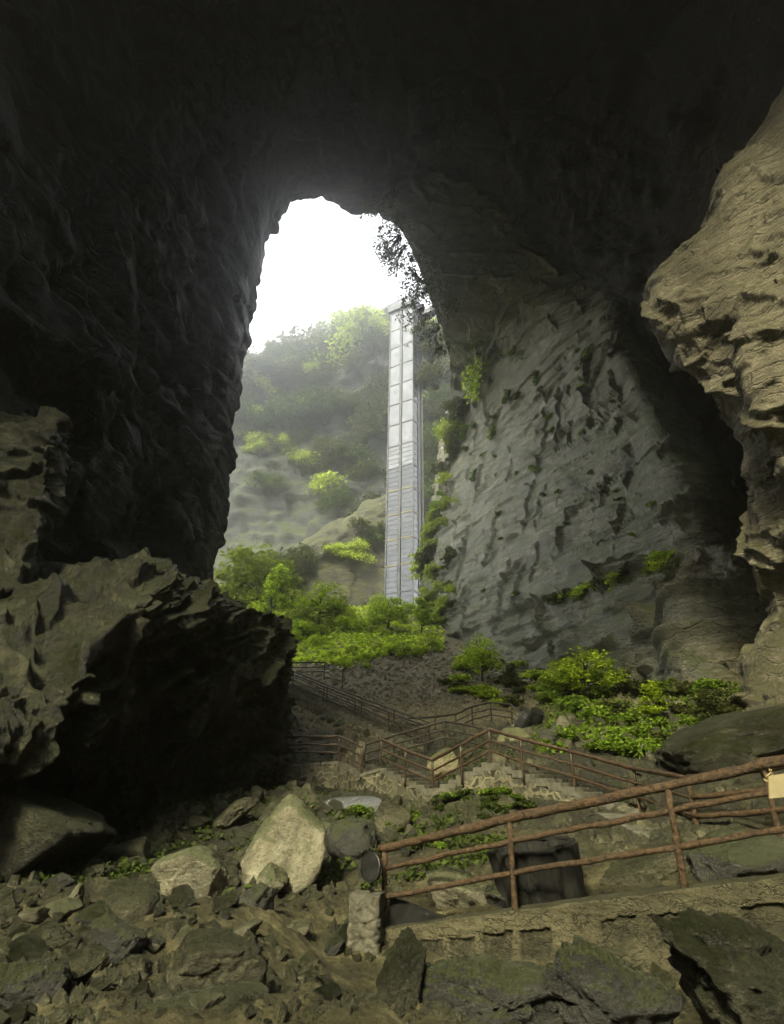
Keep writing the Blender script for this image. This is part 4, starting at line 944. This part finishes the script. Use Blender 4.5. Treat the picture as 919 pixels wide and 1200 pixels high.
# ------------------------------------------------------------------ paths, stairs, walls
def box_mesh(name, quads_pts):
    V, flat, cnt, off = [], [], [], 0
    for P8 in quads_pts:
        P8 = np.asarray(P8, float); V.append(P8)
        for f in ((0, 3, 2, 1), (4, 5, 6, 7), (0, 1, 5, 4), (1, 2, 6, 5), (2, 3, 7, 6), (3, 0, 4, 7)):
            flat += [i + off for i in f]; cnt.append(4)
        off += 8
    return mesh_np(name, np.concatenate(V), flat, cnt, False)
def perp(a, b):
    d = np.array([b[0] - a[0], b[1] - a[1]]); d /= np.linalg.norm(d)
    n = np.array([-d[1], d[0]])
    if n[1] < 0: n = -n
    return d, n
def masonry(name, a, b, depth, label, cat, mat='cobble', base_drop=1.6, steps=0, cap=True):
    "solid stonework from a to b (front edge of its top), running back from there; steps cut in its top if any"
    a, b = np.asarray(a, float), np.asarray(b, float); d, n = perp(a, b)
    L = np.linalg.norm((b - a)[:2]); nu = max(8, int(L / .16))
    t = np.linspace(0, 1, nu)
    top = a + (b - a) * t[:, None]
    low = np.minimum(Hn(top[:, 0], top[:, 1]), top[:, 2]) - base_drop
    nv = 18
    G_ = np.empty((nu, nv, 3))
    for j in range(nv):
        s = j / (nv - 1)
        G_[:, j] = top; G_[:, j, 2] = top[:, 2] - .10 + (low - top[:, 2]) * s
        G_[:, j, :2] -= n * (.12 * s)
    nse = .05 * fbm(G_ / .5, 3) + .03 * ridged(G_ / .25, 2)
    G_[..., :2] -= n * nse[..., None]
    root = empty(name, tuple(a), label, cat)
    inv = Matrix.Translation(-Vector(a))
    # side and end faces as one wall mesh
    bk = G_.copy(); bk[..., :2] = bk[..., :2] + n * depth
    f = np.concatenate([G_, bk[:, ::-1]], 1)
    f = f - a
    nu_, nv_ = f.shape[:2]
    idx = np.arange(nu_ * nv_).reshape(nu_, nv_); idx = np.concatenate([idx, idx[:, :1]], 1)
    q = np.stack([idx[:-1, :-1], idx[1:, :-1], idx[1:, 1:], idx[:-1, 1:]], -1).reshape(-1, 4)
    flat = list(q.ravel()); cnt = [4] * len(q)
    for e in (0, nu_ - 1):
        for j in range(nv - 1):
            flat += [int(idx[e, j]), int(idx[e, j + 1]), int(idx[e, nv_ - 2 - j]), int(idx[e, nv_ - 1 - j])]; cnt.append(4)
    link('stonework', mesh_np('stonework', f.reshape(-1, 3), flat, cnt, False), M[mat], root)
    bx = []
    n3 = np.array([n[0], n[1], 0])
    if steps:
        for k in range(steps):
            p, q_ = a + (b - a) * (k / steps), a + (b - a) * ((k + 1) / steps)
            zt = max(p[2], q_[2]); zb = min(p[2], q_[2]) - .12
            c = [np.array([*p[:2], zb]), np.array([*q_[:2], zb])]; o0 = -n3 * .04
            P8 = [c[0] + o0, c[1] + o0, c[1] + n3 * depth, c[0] + n3 * depth]
            P8 = P8 + [x + np.array([0, 0, zt - zb]) for x in P8]
            link('step', box_mesh('step', [np.array(P8) - a]), M['step'], root)
    elif cap:
        o0 = -n3 * .05; ns = max(3, int(L / .8))
        for k in range(ns):
            p, q_ = a + (b - a) * (k / ns + .004), a + (b - a) * ((k + 1) / ns - .004)
            P8 = [p + o0, q_ + o0, q_ + n3 * depth, p + n3 * depth]
            hj = .02 * random.random()
            P8 = [x - np.array([0, 0, .11]) for x in P8] + [x + np.array([0, 0, hj]) for x in P8]
            bx.append(np.array(P8) - a)
        link('paving', box_mesh('paving', bx), M['step' if mat == 'cobble' else 'concrete'], root)
    return root

RH = 1.1
def chain(pts):
    "posts' feet from the tops seen in the photograph"
    out = []
    for px, py, Y in pts:
        t = W(px, py, Y); out.append(t - np.array([0, 0, RH]))
    return out
def railing(name, feet, label, mat, rt=.055, rp=.045, rr=.04, over=0.0, mids=(0.66, 0.34), wob=.012, posts=None, h=RH, k=8):
    root = empty(name, tuple(feet[0]), label, 'railing'); o_ = feet[0]
    feet = [np.asarray(f, float) for f in feet]
    r = np.random.default_rng(int(abs(feet[0][0]) * 100) + 3)
    def run(z, rad, nm, ext=0.0):
        path = []
        for a, b in zip(feet[:-1], feet[1:]):
            m = max(3, int(np.linalg.norm(b - a) / .22))
            for t in np.linspace(0, 1, m, endpoint=False): path.append(a + (b - a) * t + np.array([0, 0, z]))
        path.append(feet[-1] + np.array([0, 0, z])); path = np.array(path)
        if ext:
            d = path[0] - path[1]; path = np.concatenate([[path[0] + d / np.linalg.norm(d) * ext], path])
        path = path - o_ + r.normal(0, wob, path.shape) * .5
        rads = rad * (1 + r.normal(0, .07 if wob > .006 else .02, len(path)))
        link(nm, tubes_mesh(nm, [(path, rads, k)]), mat, root)
    run(h, rt, 'top_rail', over)
    for m_ in mids: run(h * m_, rr, 'rail')
    for i, f in enumerate(feet):
        if posts is not None and i not in posts: continue
        zz = np.linspace(-.25, h - .02, 6)
        p = np.stack([f[0] - o_[0] + r.normal(0, wob * .4, 6), f[1] - o_[1] + r.normal(0, wob * .4, 6), f[2] - o_[2] + zz], -1)
        link('post', tubes_mesh('post', [(p, rp * (1 + r.normal(0, .05, 6)), k)]), mat, root)
    return root
# front rail of the zigzag path
FA = chain([(262, 873, 30.3), (317, 865, 30), (357, 863, 29.7), (398, 863, 29.2)])
FB = chain([(398, 863, 29.2), (424, 875, 26.6)])
FC = chain([(447, 867, 25.9), (475, 879, 24.6), (507, 891, 23.5)])
FD = chain([(507, 891, 23.5), (540, 873, 22.4), (573, 855, 21.7)])
FE = chain([(573, 855, 21.7), (610, 865.5, 20.3), (669, 880.5, 19), (742, 900.5, 17), (806, 912, 13.2)])
FG = chain([(806, 912, 13.2), (895, 900, 11.6), (1000, 884, 10.2)])
drop = np.array([0, 0, 0.02])
masonry('stone_platform', FA[0] - drop, FA[-1] - drop, 2.0, 'level rubble masonry platform at the left end of the zigzag path', 'platform', base_drop=1.2)
masonry('stone_staircase', FB[0] - drop, FB[1] - drop, 1.7, 'short flight of masonry steps down from the level platform', 'stairs', steps=5)
masonry('stone_platform', FB[1] - drop, FC[0] - drop, 1.7, 'small masonry landing between the two short flights', 'platform')
masonry('stone_staircase', FC[0] - drop, FC[-1] - drop, 1.6, 'flight of masonry steps falling to the lowest landing of the zigzag', 'stairs', steps=7)
masonry('stone_staircase', FD[0] - drop, FD[-1] - drop, 1.6, 'flight of masonry steps rising to the peak of the zigzag path', 'stairs', steps=7)
masonry('stone_staircase', FE[0] - drop, FE[3] - drop, 1.6, 'long flight of masonry steps dropping from the peak behind the log railing', 'stairs', steps=11)
masonry('stone_staircase', FE[3] - drop, FE[4] - drop, 1.2, 'last masonry steps linking the long flight to the log railing', 'stairs', steps=8)
masonry('stone_platform', FG[0] - drop, FG[-1] - drop, 1.6, 'masonry landing behind the log railing below the broad boulder', 'platform')
railing('railing', FA + FB[1:], 'brown railing along the level masonry platform by the huge boulder', M['rail'], posts=[1, 3, 4])
railing('railing', FC + FD[1:] + FE[1:], 'brown railing over the dip and peak of the zigzag stairs', M['rail'], rt=.06)
railing('railing', FG, 'brown log railing on the landing behind the nearest one', M['log'], rt=.07, rp=.06, rr=.055)
# rails behind and higher up
B_ = chain([(428, 873, 27.6), (462, 862, 28), (497, 852, 28.2), (521, 845, 28.2), (545, 849, 27.6), (566, 854, 27)])
railing('railing', B_, 'dark railing just behind the dip of the zigzag stairs', M['darkrail'])
C_ = chain([(300, 773, 45), (325, 783, 42.5), (344, 790.5, 41), (380, 804.6, 37.5), (416.6, 818.8, 34.7), (456, 835, 31.6), (500, 851, 29.2)])
railing('railing', C_, 'long dark railing descending out of the boulder shadow', M['darkrail'])
C2 = chain([(330, 781, 43.5), (384, 803, 39), (424, 818, 36), (462, 832, 33), (503, 847, 30.5)])
railing('railing', C2, 'dark railing on the far side of the upper stair', M['darkrail'], rt=.045, rr=.03)
masonry('stone_staircase', C_[-1] - drop, C_[1] - drop, 1.5, 'long upper flight of steps climbing into the boulder shadow', 'stairs', steps=30, base_drop=.6)
E_ = chain([(300, 778, 46), (330, 777, 45.5), (381, 776, 44.5), (402, 788, 42)])
railing('railing', E_, 'highest dark railing just under the green thicket', M['darkrail'])
D_ = chain([(478, 842, 33), (510, 840, 33.3), (534, 837, 33.8), (553, 828, 34.5), (575, 823, 34.8), (599, 826, 34), (612, 836, 32.5), (630, 850, 30.5), (648, 866, 28.5)])
railing('railing', D_, 'curving dark railing around the bend below the scree', M['darkrail'])
masonry('stone_platform', D_[2] - drop, D_[5] - drop, 1.4, 'stone edging of the bend below the scree', 'platform', base_drop=.8)

# ------------------------------------------------------------------ the nearest wall and its log railing
NA = [W(450, 1091, 11.1), W(606, 1067, 9.6), W(808, 1041, 8.3), W(990, 1018, 7.2), W(1240, 985, 6.1)]
for i in range(1):
    a, b = NA[0] + np.array([-.2, .12, 0]), NA[-1]
P_ = np.array(NA); P_[0] += np.array([-.15, .05, 0])
def near_wall():
    nu, nv = 560, 150
    top = cr_axis(P_, nu); d = np.gradient(top, axis=0); n = np.stack([-d[:, 1], d[:, 0]], -1); n /= np.linalg.norm(n, axis=1)[:, None]
    n *= np.where(n[:, 1:2] < 0, -1, 1)
    dist = np.concatenate([[0], np.cumsum(np.linalg.norm(np.diff(top, axis=0), axis=1))])
    Hh = 1.9
    Gd = np.empty((nu, nv, 3)); s = np.linspace(0, 1, nv)
    Gd[:] = top[:, None]; Gd[..., 2] -= (.03 + Hh * s)[None]
    Gd[..., :2] -= (n[:, None] * (.10 * s)[None, :, None])
    # coursed blocks with recessed faces and raised mortar
    u = dist[:, None] + .06 * fbm(Gd / .4, 2); v = Hh * s[None] + .05 * fbm(Gd / .4 + 7, 2)
    row = np.floor((v - .16) / .42).astype(int); lenr = .46 + .16 * _rs[(row * 37 + 11) % 256]
    uu = u / lenr + _rs[(row * 91 + 5) % 256]; ci = np.floor(uu).astype(int)
    fu = np.abs(uu - ci - .5) * 2; fv = np.abs(((v - .16) / .42) - row - .5) * 2
    inn = sstep(.86, .70, np.maximum(fu, fv) + .15 * fbm(Gd / .12, 3)); rnd = _rs[(ci * 17 + row * 71) % 256]
    band = sstep(.13, .17, v)
    pick = sstep(.22, .4, rnd)
    h = -.05 * inn * band * pick * (.35 + rnd) + .022 * fbm(Gd / .16, 4) + .05 * fbm(Gd / .8, 3)
    h = h - .012 * sstep(.80, .92, np.maximum(fu, fv)) * band
    stone = inn * band * pick
    Gd[..., :2] -= n[:, None] * h[..., None]
    # top and back
    bk = top.copy(); bk[:, :2] += n * .5
    bk2 = bk.copy(); bk2[:, 2] -= 1.9
    tp0 = top.copy(); tp0[:, 2] += 0; tp0[:, :2] -= n * .0
    mid_ = np.stack([top + (bk - top) * t for t in np.linspace(0, 1, 14)], 1); mid_[..., 2] += .02 * fbm(mid_ / .3, 3)
    full = np.concatenate([bk2[:, None], mid_[:, ::-1], Gd], 1)
    at = np.zeros(full.shape[:2], np.float32); at[:, -nv:] = stone
    return full - P_[0], at
root = empty('retaining_wall', tuple(P_[0]), 'low mossy retaining wall of square mortared stones under the nearest log railing', 'wall')
nw, at_ = near_wall()
sw = link('stonework', grid_mesh('stonework', nw, flip=False), M['wall'], root)
al = sw.data.attributes.new('stone', 'FLOAT', 'POINT'); al.data.foreach_set('value', at_.ravel().astype(np.float32))
nt = M['wall'].node_tree; bs = [n for n in nt.nodes if n.type == 'BSDF_PRINCIPLED'][0]
src = bs.inputs['Base Color'].links[0].from_socket
an = N(nt, 'ShaderNodeAttribute', attribute_name='stone'); vv_ = coords(nt)
k_ = maths(nt, 'MULTIPLY', an.outputs['Fac'], ramp(nt, noise(nt, vv_, 2.6, 6, .7), [(.36, (.15,) * 3), (.5, (1, 1, 1))]))
nt.links.new(mix(nt, maths(nt, 'MULTIPLY', k_, .85), src, ramp(nt, noise(nt, vv_, 14, 5, .7), [(.35, (.012, .012, .007)), (.65, (.07, .066, .036))])), bs.inputs['Base Color'])
NF = [q + np.array([0, .12, 0]) for q in NA]
railing('log_railing', NF, 'nearest log railing with rough brown rails, standing on the retaining wall', M['log'], rt=.064, rp=.047, rr=.039, over=.14, mids=(.74, .38), wob=.014, h=1.16, k=12, posts=[0, 1, 2, 3, 4])

# stone pillar
def pillar():
    c = W(428, 1140, 11.0); h = sclz(94, 11.0, 1095); wd = scl(38, 11.0, 1095)
    nu, nv = 64, 60
    t = np.linspace(0, 2 * np.pi, nu, endpoint=False); s = np.linspace(0, 1, nv)
    k = 1 / np.maximum(np.abs(np.cos(t)), np.abs(np.sin(t)))
    k = np.minimum(k, 1.3)
    X = np.cos(t) * k * wd * .5; Yy = np.sin(t) * k * wd * .42
    Pp = np.stack([np.outer(1.08 - .12 * s, X), np.outer(1.08 - .12 * s, Yy), np.outer(h * s, np.ones(nu))], -1)
    nrm = np.stack([np.outer(np.ones(nv), np.cos(t)), np.outer(np.ones(nv), np.sin(t)), np.zeros((nv, nu))], -1)
    Q = Pp + c; v, e = worley(Q / np.array([.3, .3, .22]))
    Pp = Pp + nrm * (.03 * fbm(Q / .18, 5) + .028 * (v - .5) * (s[:, None] < .72) - .03 * np.exp(-(e / .08) ** 2) * (s[:, None] < .8))[..., None]
    cap = Pp[-1].mean(0); rings = [Pp[-1] * f + cap * (1 - f) for f in (.7, .35, .02)]
    Pp = np.concatenate([Pp, np.array(rings)])
    root = empty('stone_pillar', tuple(c), 'squat carved grey stone pillar at the foot of the log railing', 'pillar', rz=R(-14))
    link('shaft', grid_mesh('shaft', Pp[:, ::-1], wrap=True), M['pillarstone'], root)
    return c, h
pc, ph = pillar()
# round floodlight on it
def cyl(name, r0, r1, z0, z1, k=28, rim=None):
    prof = [(0, z0), (r0, z0), (r1, z1), (0, z1)] if rim is None else rim
    t = np.linspace(0, 2 * np.pi, k, endpoint=False)
    Pp = np.array([[(max(a, 1e-4) * math.cos(x), max(a, 1e-4) * math.sin(x), z) for x in t] for a, z in prof])
    return grid_mesh(name, Pp, flip=True, wrap=True, smooth=False)
lp = pc + np.array([.06, .05, ph])
fl = empty('floodlight', tuple(lp), 'round black floodlight on a short stalk on top of the stone pillar', 'floodlight')
link('stalk', tubes_mesh('stalk', [(np.array([[0, 0, -.05], [0, 0, .12], [0, 0, .2]]), [.035, .035, .03], 10)]), M['black'], fl)
yk = [(.30 * math.cos(a), 0.02, .47 + .34 * math.sin(a)) for a in np.linspace(R(180), R(360), 14)]
link('bracket', tubes_mesh('bracket', [(np.array(yk) * np.array([.9, 1, .8]) + np.array([0, 0, .095]), [.014] * 14, 6)]), M['black'], fl)
hd = link('housing', cyl('housing', 1, 1, 0, 1, 36, [(0, -.11), (.12, -.11), (.16, -.07), (.27, -.02), (.30, .0), (.30, .05), (.285, .05), (.275, .03), (0, .03)]), M['black'], fl)
fl.scale = (.74, .74, .78)
hd.location = (0, 0, .47); hd.rotation_euler = (R(80), R(0), R(-40))
ln = link('lens', cyl('lens', 1, 1, 0, 1, 36, [(0, .032), (.27, .032), (.25, .042), (0, .05)]), M['black'], hd)
gr = link('cooling_fin', box_mesh('cooling_fin', [np.array([(-.2, y - .006, -.10), (.2, y - .006, -.10), (.2, y + .006, -.10), (-.2, y + .006, -.10), (-.2, y - .006, -.02), (.2, y - .006, -.02), (.2, y + .006, -.02), (-.2, y + .006, -.02)]) for y in (-.12, -.06, 0, .06, .12)]), M['black'], hd)
link('knob', tubes_mesh('knob', [(np.array([[0, 0, .755], [0, 0, .83]]), [.02, .02], 8)]), M['black'], fl)
# black plate standing in for the shadow shape of a stair string
a, b, c = W(457, 1052, 11.15), W(530, 1081, 10.45), W(457, 1091, 11.15)
th = np.array([.02, .09, 0])
V = np.array([a, b, c, a + th, b + th, c + th]) - c
me = mesh_np('wedge', V, [0, 2, 1, 3, 4, 5, 0, 1, 4, 3, 1, 2, 5, 4, 2, 0, 3, 5], [3, 3, 4, 4, 4], False)
o = link('shadow_wedge', me, M['black']); o.location = c + np.array([0, .14, 0]); tag(o, 'black triangular shadow shape of a stair string behind the first post of the log railing', 'plate')
# stump-shaped litter bin
g = G(640, 1062); hb = sclz(80, g[1], 1022); rb = scl(46, g[1], 1022)
sb = empty('stump_bin', tuple(g), 'black tree-stump shaped litter bin leaning behind the log railing', 'litter bin')
t = np.linspace(0, 2 * np.pi, 72, endpoint=False); s = np.linspace(0, 1, 40)
rad_ = rb * (1.0 + .13 * (s[:, None] - .4)) * (1 + .07 * np.sin(7 * t)[None] + .05 * np.sin(13 * t + 1)[None])
Pp = np.stack([rad_ * np.cos(t), rad_ * np.sin(t), np.outer(hb * s - .1, np.ones(72))], -1)
Pp += (Pp * np.array([1, 1, 0]) / rb) * (.05 * fbm(Pp / np.array([.12, .12, .6]), 3))[..., None]
top = Pp[-1]; rings = [np.c_[top[:, :2] * f, top[:, 2] - dz] for f, dz in ((.9, 0), (.84, .03), (.8, .5), (.02, .55))]
bo = link('trunk_shell', grid_mesh('trunk_shell', np.concatenate([Pp, np.array(rings)])[:, ::-1], wrap=True), M['stump'], sb)
rg = [(rb * .98 * math.cos(x), rb * .98 * math.sin(x), hb - .1) for x in np.linspace(0, 6.2832, 40)]
link('rim', tubes_mesh('rim', [(np.array(rg), [.035] * 40, 6)]), M['stump'], sb)
sb.rotation_euler = (0, R(-9), 0)
# two black barrels by the bend
for px, py, rz, lab in ((615, 855, .3, 'black barrel lying by the curving railing, nearer the scree'), (628, 852, -.5, 'second black barrel by the curving railing, against the tan rock')):
    g = W(px, py, 30.5); rr = .38
    bb = empty('barrel', tuple(g + np.array([0, 0, .35])), lab, 'barrel')
    bd_ = link('body', cyl('body', 1, 1, 0, 1, 28, [(0, -.5), (rr * .93, -.5), (rr * .93, -.46), (rr, -.3), (rr * 1.03, -.28), (rr, -.26), (rr, .2), (rr * 1.03, .22), (rr, .24), (rr * .93, .46), (rr * .93, .5), (0, .46)]), M['black'], bb)
    bb.rotation_euler = (R(25), R(28), rz)
# sign board tied to the log railing
s0, s1, s2, s3 = W(893, 909, 7.66), W(953, 900, 7.2), W(955, 929, 7.2), W(894, 935, 7.66)
off = np.array([-.0, -.14, 0]); th = np.array([0, .025, 0])
V = np.array([s0, s1, s2, s3, s0 + th, s1 + th, s2 + th, s3 + th]) + off - s0
sg = empty('sign_board', tuple(s0), 'plain beige board tied to the top rail of the nearest log railing', 'sign')
link('board', box_mesh('board', [V]), M['board'], sg)
rp_ = W(896, 905, 7.7) - s0
loop = np.array([[.0, .10 * math.cos(a) - .02, .115 * math.sin(a) + .01] for a in np.linspace(0, 6.2832, 24)]) + rp_
link('tie', tubes_mesh('tie', [(loop, [.011] * 24, 6), (loop + np.array([.02, 0, 0]), [.011] * 24, 6), (np.array([rp_ + np.array([0, -.13, .06]), rp_ + np.array([.01, -.14, .13]), rp_ + np.array([.0, -.15, .17])]), [.01, .008, .005], 5), (np.array([rp_ + np.array([0, -.13, .0]), rp_ + np.array([-.05, -.14, -.03]), rp_ + np.array([-.09, -.14, -.05])]), [.01, .008, .005], 5)]), M['rope'], sg)

# ------------------------------------------------------------------ the lift tower
cor = W(484.2, 702, 108); base_z = cor[2] - 4
th_ = R(31); wL, wR = 6.7, 4.3
eL = np.array([-math.cos(th_), math.sin(th_), 0]); eR = np.array([math.sin(th_), math.cos(th_), 0])
Htop = W(484, 345, 108)[2] - base_z
tw = empty('lift_tower', (cor[0], cor[1], base_z), 'tall slim glass lift tower rising beside the far cliff', 'tower')
def pt(a, b, z): return eL * a + eR * b + np.array([0, 0, z])
def slab(a0, a1, b0, b1, z0, z1):
    return np.array([pt(a0, b0, z0), pt(a0, b1, z0), pt(a1, b1, z0), pt(a1, b0, z0), pt(a0, b0, z1), pt(a0, b1, z1), pt(a1, b1, z1), pt(a1, b0, z1)])
link('core', box_mesh('core', [slab(.25, wL - .25, .25, wR - .1, 0, Htop - .5)]), M['darksteel'], tw)
npan = 14; ph_ = (Htop - 4) / npan
g0 = .12
for k in range(npan):
    z0, z1 = k * ph_, (k + 1) * ph_
    for a0, a1 in ((g0, wL * .5 - .42), (wL * .5 + .42, wL - g0)):
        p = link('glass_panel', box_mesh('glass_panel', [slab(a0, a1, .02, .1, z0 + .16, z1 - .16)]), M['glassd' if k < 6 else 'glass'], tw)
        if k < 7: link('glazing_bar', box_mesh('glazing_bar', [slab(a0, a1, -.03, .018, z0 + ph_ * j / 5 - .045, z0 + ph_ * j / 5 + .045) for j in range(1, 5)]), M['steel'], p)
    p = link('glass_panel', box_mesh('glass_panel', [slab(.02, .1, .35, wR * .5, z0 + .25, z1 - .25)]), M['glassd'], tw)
    link('glazing_bar', box_mesh('glazing_bar', [slab(-.03, .018, .35, wR * .5, z0 + ph_ * j / 4 - .04, z0 + ph_ * j / 4 + .04) for j in range(1, 4)]), M['steel'], p)
    link('floor_beam', box_mesh('floor_beam', [slab(0, wL, -.09, .12, z1 - .15, z1 + .15), slab(-.09, -.001, -.09, wR * .55, z1 - .18, z1 + .18)]), M['yellow'] if k in (1, 2, 3, 4) else M['steel'], tw)
for a in (0.0, wL * .5, wL):
    wdt = .14 if a != wL * .5 else .34
    link('corner_post', box_mesh('corner_post', [slab(a - wdt, a + wdt, -.14, .14, 0, Htop - 3.5)]), M['steel'] , tw)
link('service_rail', box_mesh('service_rail', [slab(-.06, .2, wR * .58, wR * .82, 0, Htop - 5), slab(-.35, .1, wR * .95, wR * 1.03, 0, Htop - 7)]), M['darksteel'], tw)
ld = link('service_ladder', box_mesh('service_ladder', [slab(wL * .5 + q - .03, wL * .5 + q + .03, -.2, -.142, .3, Htop - 4) for q in (-.27, .27)]), M['darksteel'], tw)
for z in np.arange(.5, Htop - 4, 1.2):
    link('rung', box_mesh('rung', [slab(wL * .5 - .238, wL * .5 + .238, -.19, -.15, z - .04, z + .04)]), M['darksteel'], ld)
link('cap', box_mesh('cap', [slab(-.55, wL + .55, -.6, wR + .5, Htop - 3.4, Htop - .6), slab(.3, wL - .3, .1, wR - .2, Htop - .6, Htop + .4)]), M['steel'], tw)
link('cap_window', box_mesh('cap_window', [slab(.4 + i * 2.0, 2.0 + i * 2.0, -.66, -.602, Htop - 2.6, Htop - 1.2) for i in range(3)]), M['glass'], tw)
link('footbridge', box_mesh('footbridge', [slab(-7, -.3, wR * .4, wR * .9, Htop - 6.5, Htop - 6.1), slab(-7, -.3, wR * .4, wR * .42, Htop - 6.1, Htop - 5), slab(-7, -.3, wR * .88, wR * .9, Htop - 6.1, Htop - 5)]), M['steel'], tw)

# ------------------------------------------------------------------ air, sky, sun
hb_ = box_mesh('haze', [np.array([(-190, -128, -14), (190, -128, -14), (190, 400, -14), (-190, 400, -14), (-190, -128, 330), (190, -128, 330), (190, 400, 330), (-190, 400, 330)])])
hm = bpy.data.materials.new('haze'); hm.use_nodes = True; nt = hm.node_tree; nt.nodes.clear()
ho = nt.nodes.new('ShaderNodeOutputMaterial'); hv = nt.nodes.new('ShaderNodeVolumePrincipled')
HAZE = 0.0018
hv.inputs['Color'].default_value = (0.93, 0.95, 0.97, 1); hv.inputs['Density'].default_value = HAZE; hv.inputs['Anisotropy'].default_value = 0.88
nt.links.new(hv.outputs[0], ho.inputs['Volume'])
o = link('haze', hb_, hm); tag(o, 'thin mist filling the gorge', 'mist', kind='stuff')

SUN_EL, SUN_AZ = R(40), R(25)          # the light comes from behind the viewer, a little from the left
sd = bpy.data.lights.new('sun', 'SUN'); so = bpy.data.objects.new('sun', sd); col.objects.link(so)
sd.energy = 1.5; sd.angle = R(11); sd.color = (1.0, 0.92, 0.60)
frm = Vector((-math.sin(SUN_AZ) * math.cos(SUN_EL), -math.cos(SUN_AZ) * math.cos(SUN_EL), math.sin(SUN_EL)))
so.rotation_euler = (-frm).to_track_quat('-Z', 'Y').to_euler(); so.location = frm * 200
wd_ = bpy.data.worlds.new('World'); scn.world = wd_; wd_.use_nodes = True; nt = wd_.node_tree; nt.nodes.clear()
wo = nt.nodes.new('ShaderNodeOutputWorld'); bg = nt.nodes.new('ShaderNodeBackground'); sk = nt.nodes.new('ShaderNodeTexSky')
sk.sky_type = 'NISHITA'; sk.sun_disc = False; sk.sun_elevation = SUN_EL
sk.sun_rotation = R(180) + SUN_AZ if False else math.atan2(frm.x, frm.y)
sk.dust_density = 0.6; sk.air_density = 1.5; sk.ozone_density = 1
hs = nt.nodes.new('ShaderNodeHueSaturation'); hs.inputs['Saturation'].default_value = 0.08
nt.links.new(sk.outputs[0], hs.inputs['Color']); nt.links.new(hs.outputs[0], bg.inputs[0]); nt.links.new(bg.outputs[0], wo.inputs[0])
bg.inputs[1].default_value = 0.15

vs = scn.view_settings
vs.view_transform = 'Standard'; vs.look = 'None'; vs.gamma = 1; vs.use_curve_mapping = False; vs.exposure = 2.7
scn.display_settings.display_device = 'sRGB'
scn.render.engine = 'CYCLES'
cy = scn.cycles
cy.use_denoising = True
try: cy.denoiser = 'OPENIMAGEDENOISE'
except Exception: pass
cy.max_bounces = 6; cy.diffuse_bounces = 2; cy.glossy_bounces = 2; cy.volume_bounces = 1; cy.transmission_bounces = 3; cy.transparent_max_bounces = 6
cy.sample_clamp_indirect = 4; cy.use_adaptive_sampling = True; cy.adaptive_threshold = 0.015
bpy.context.view_layer.update()
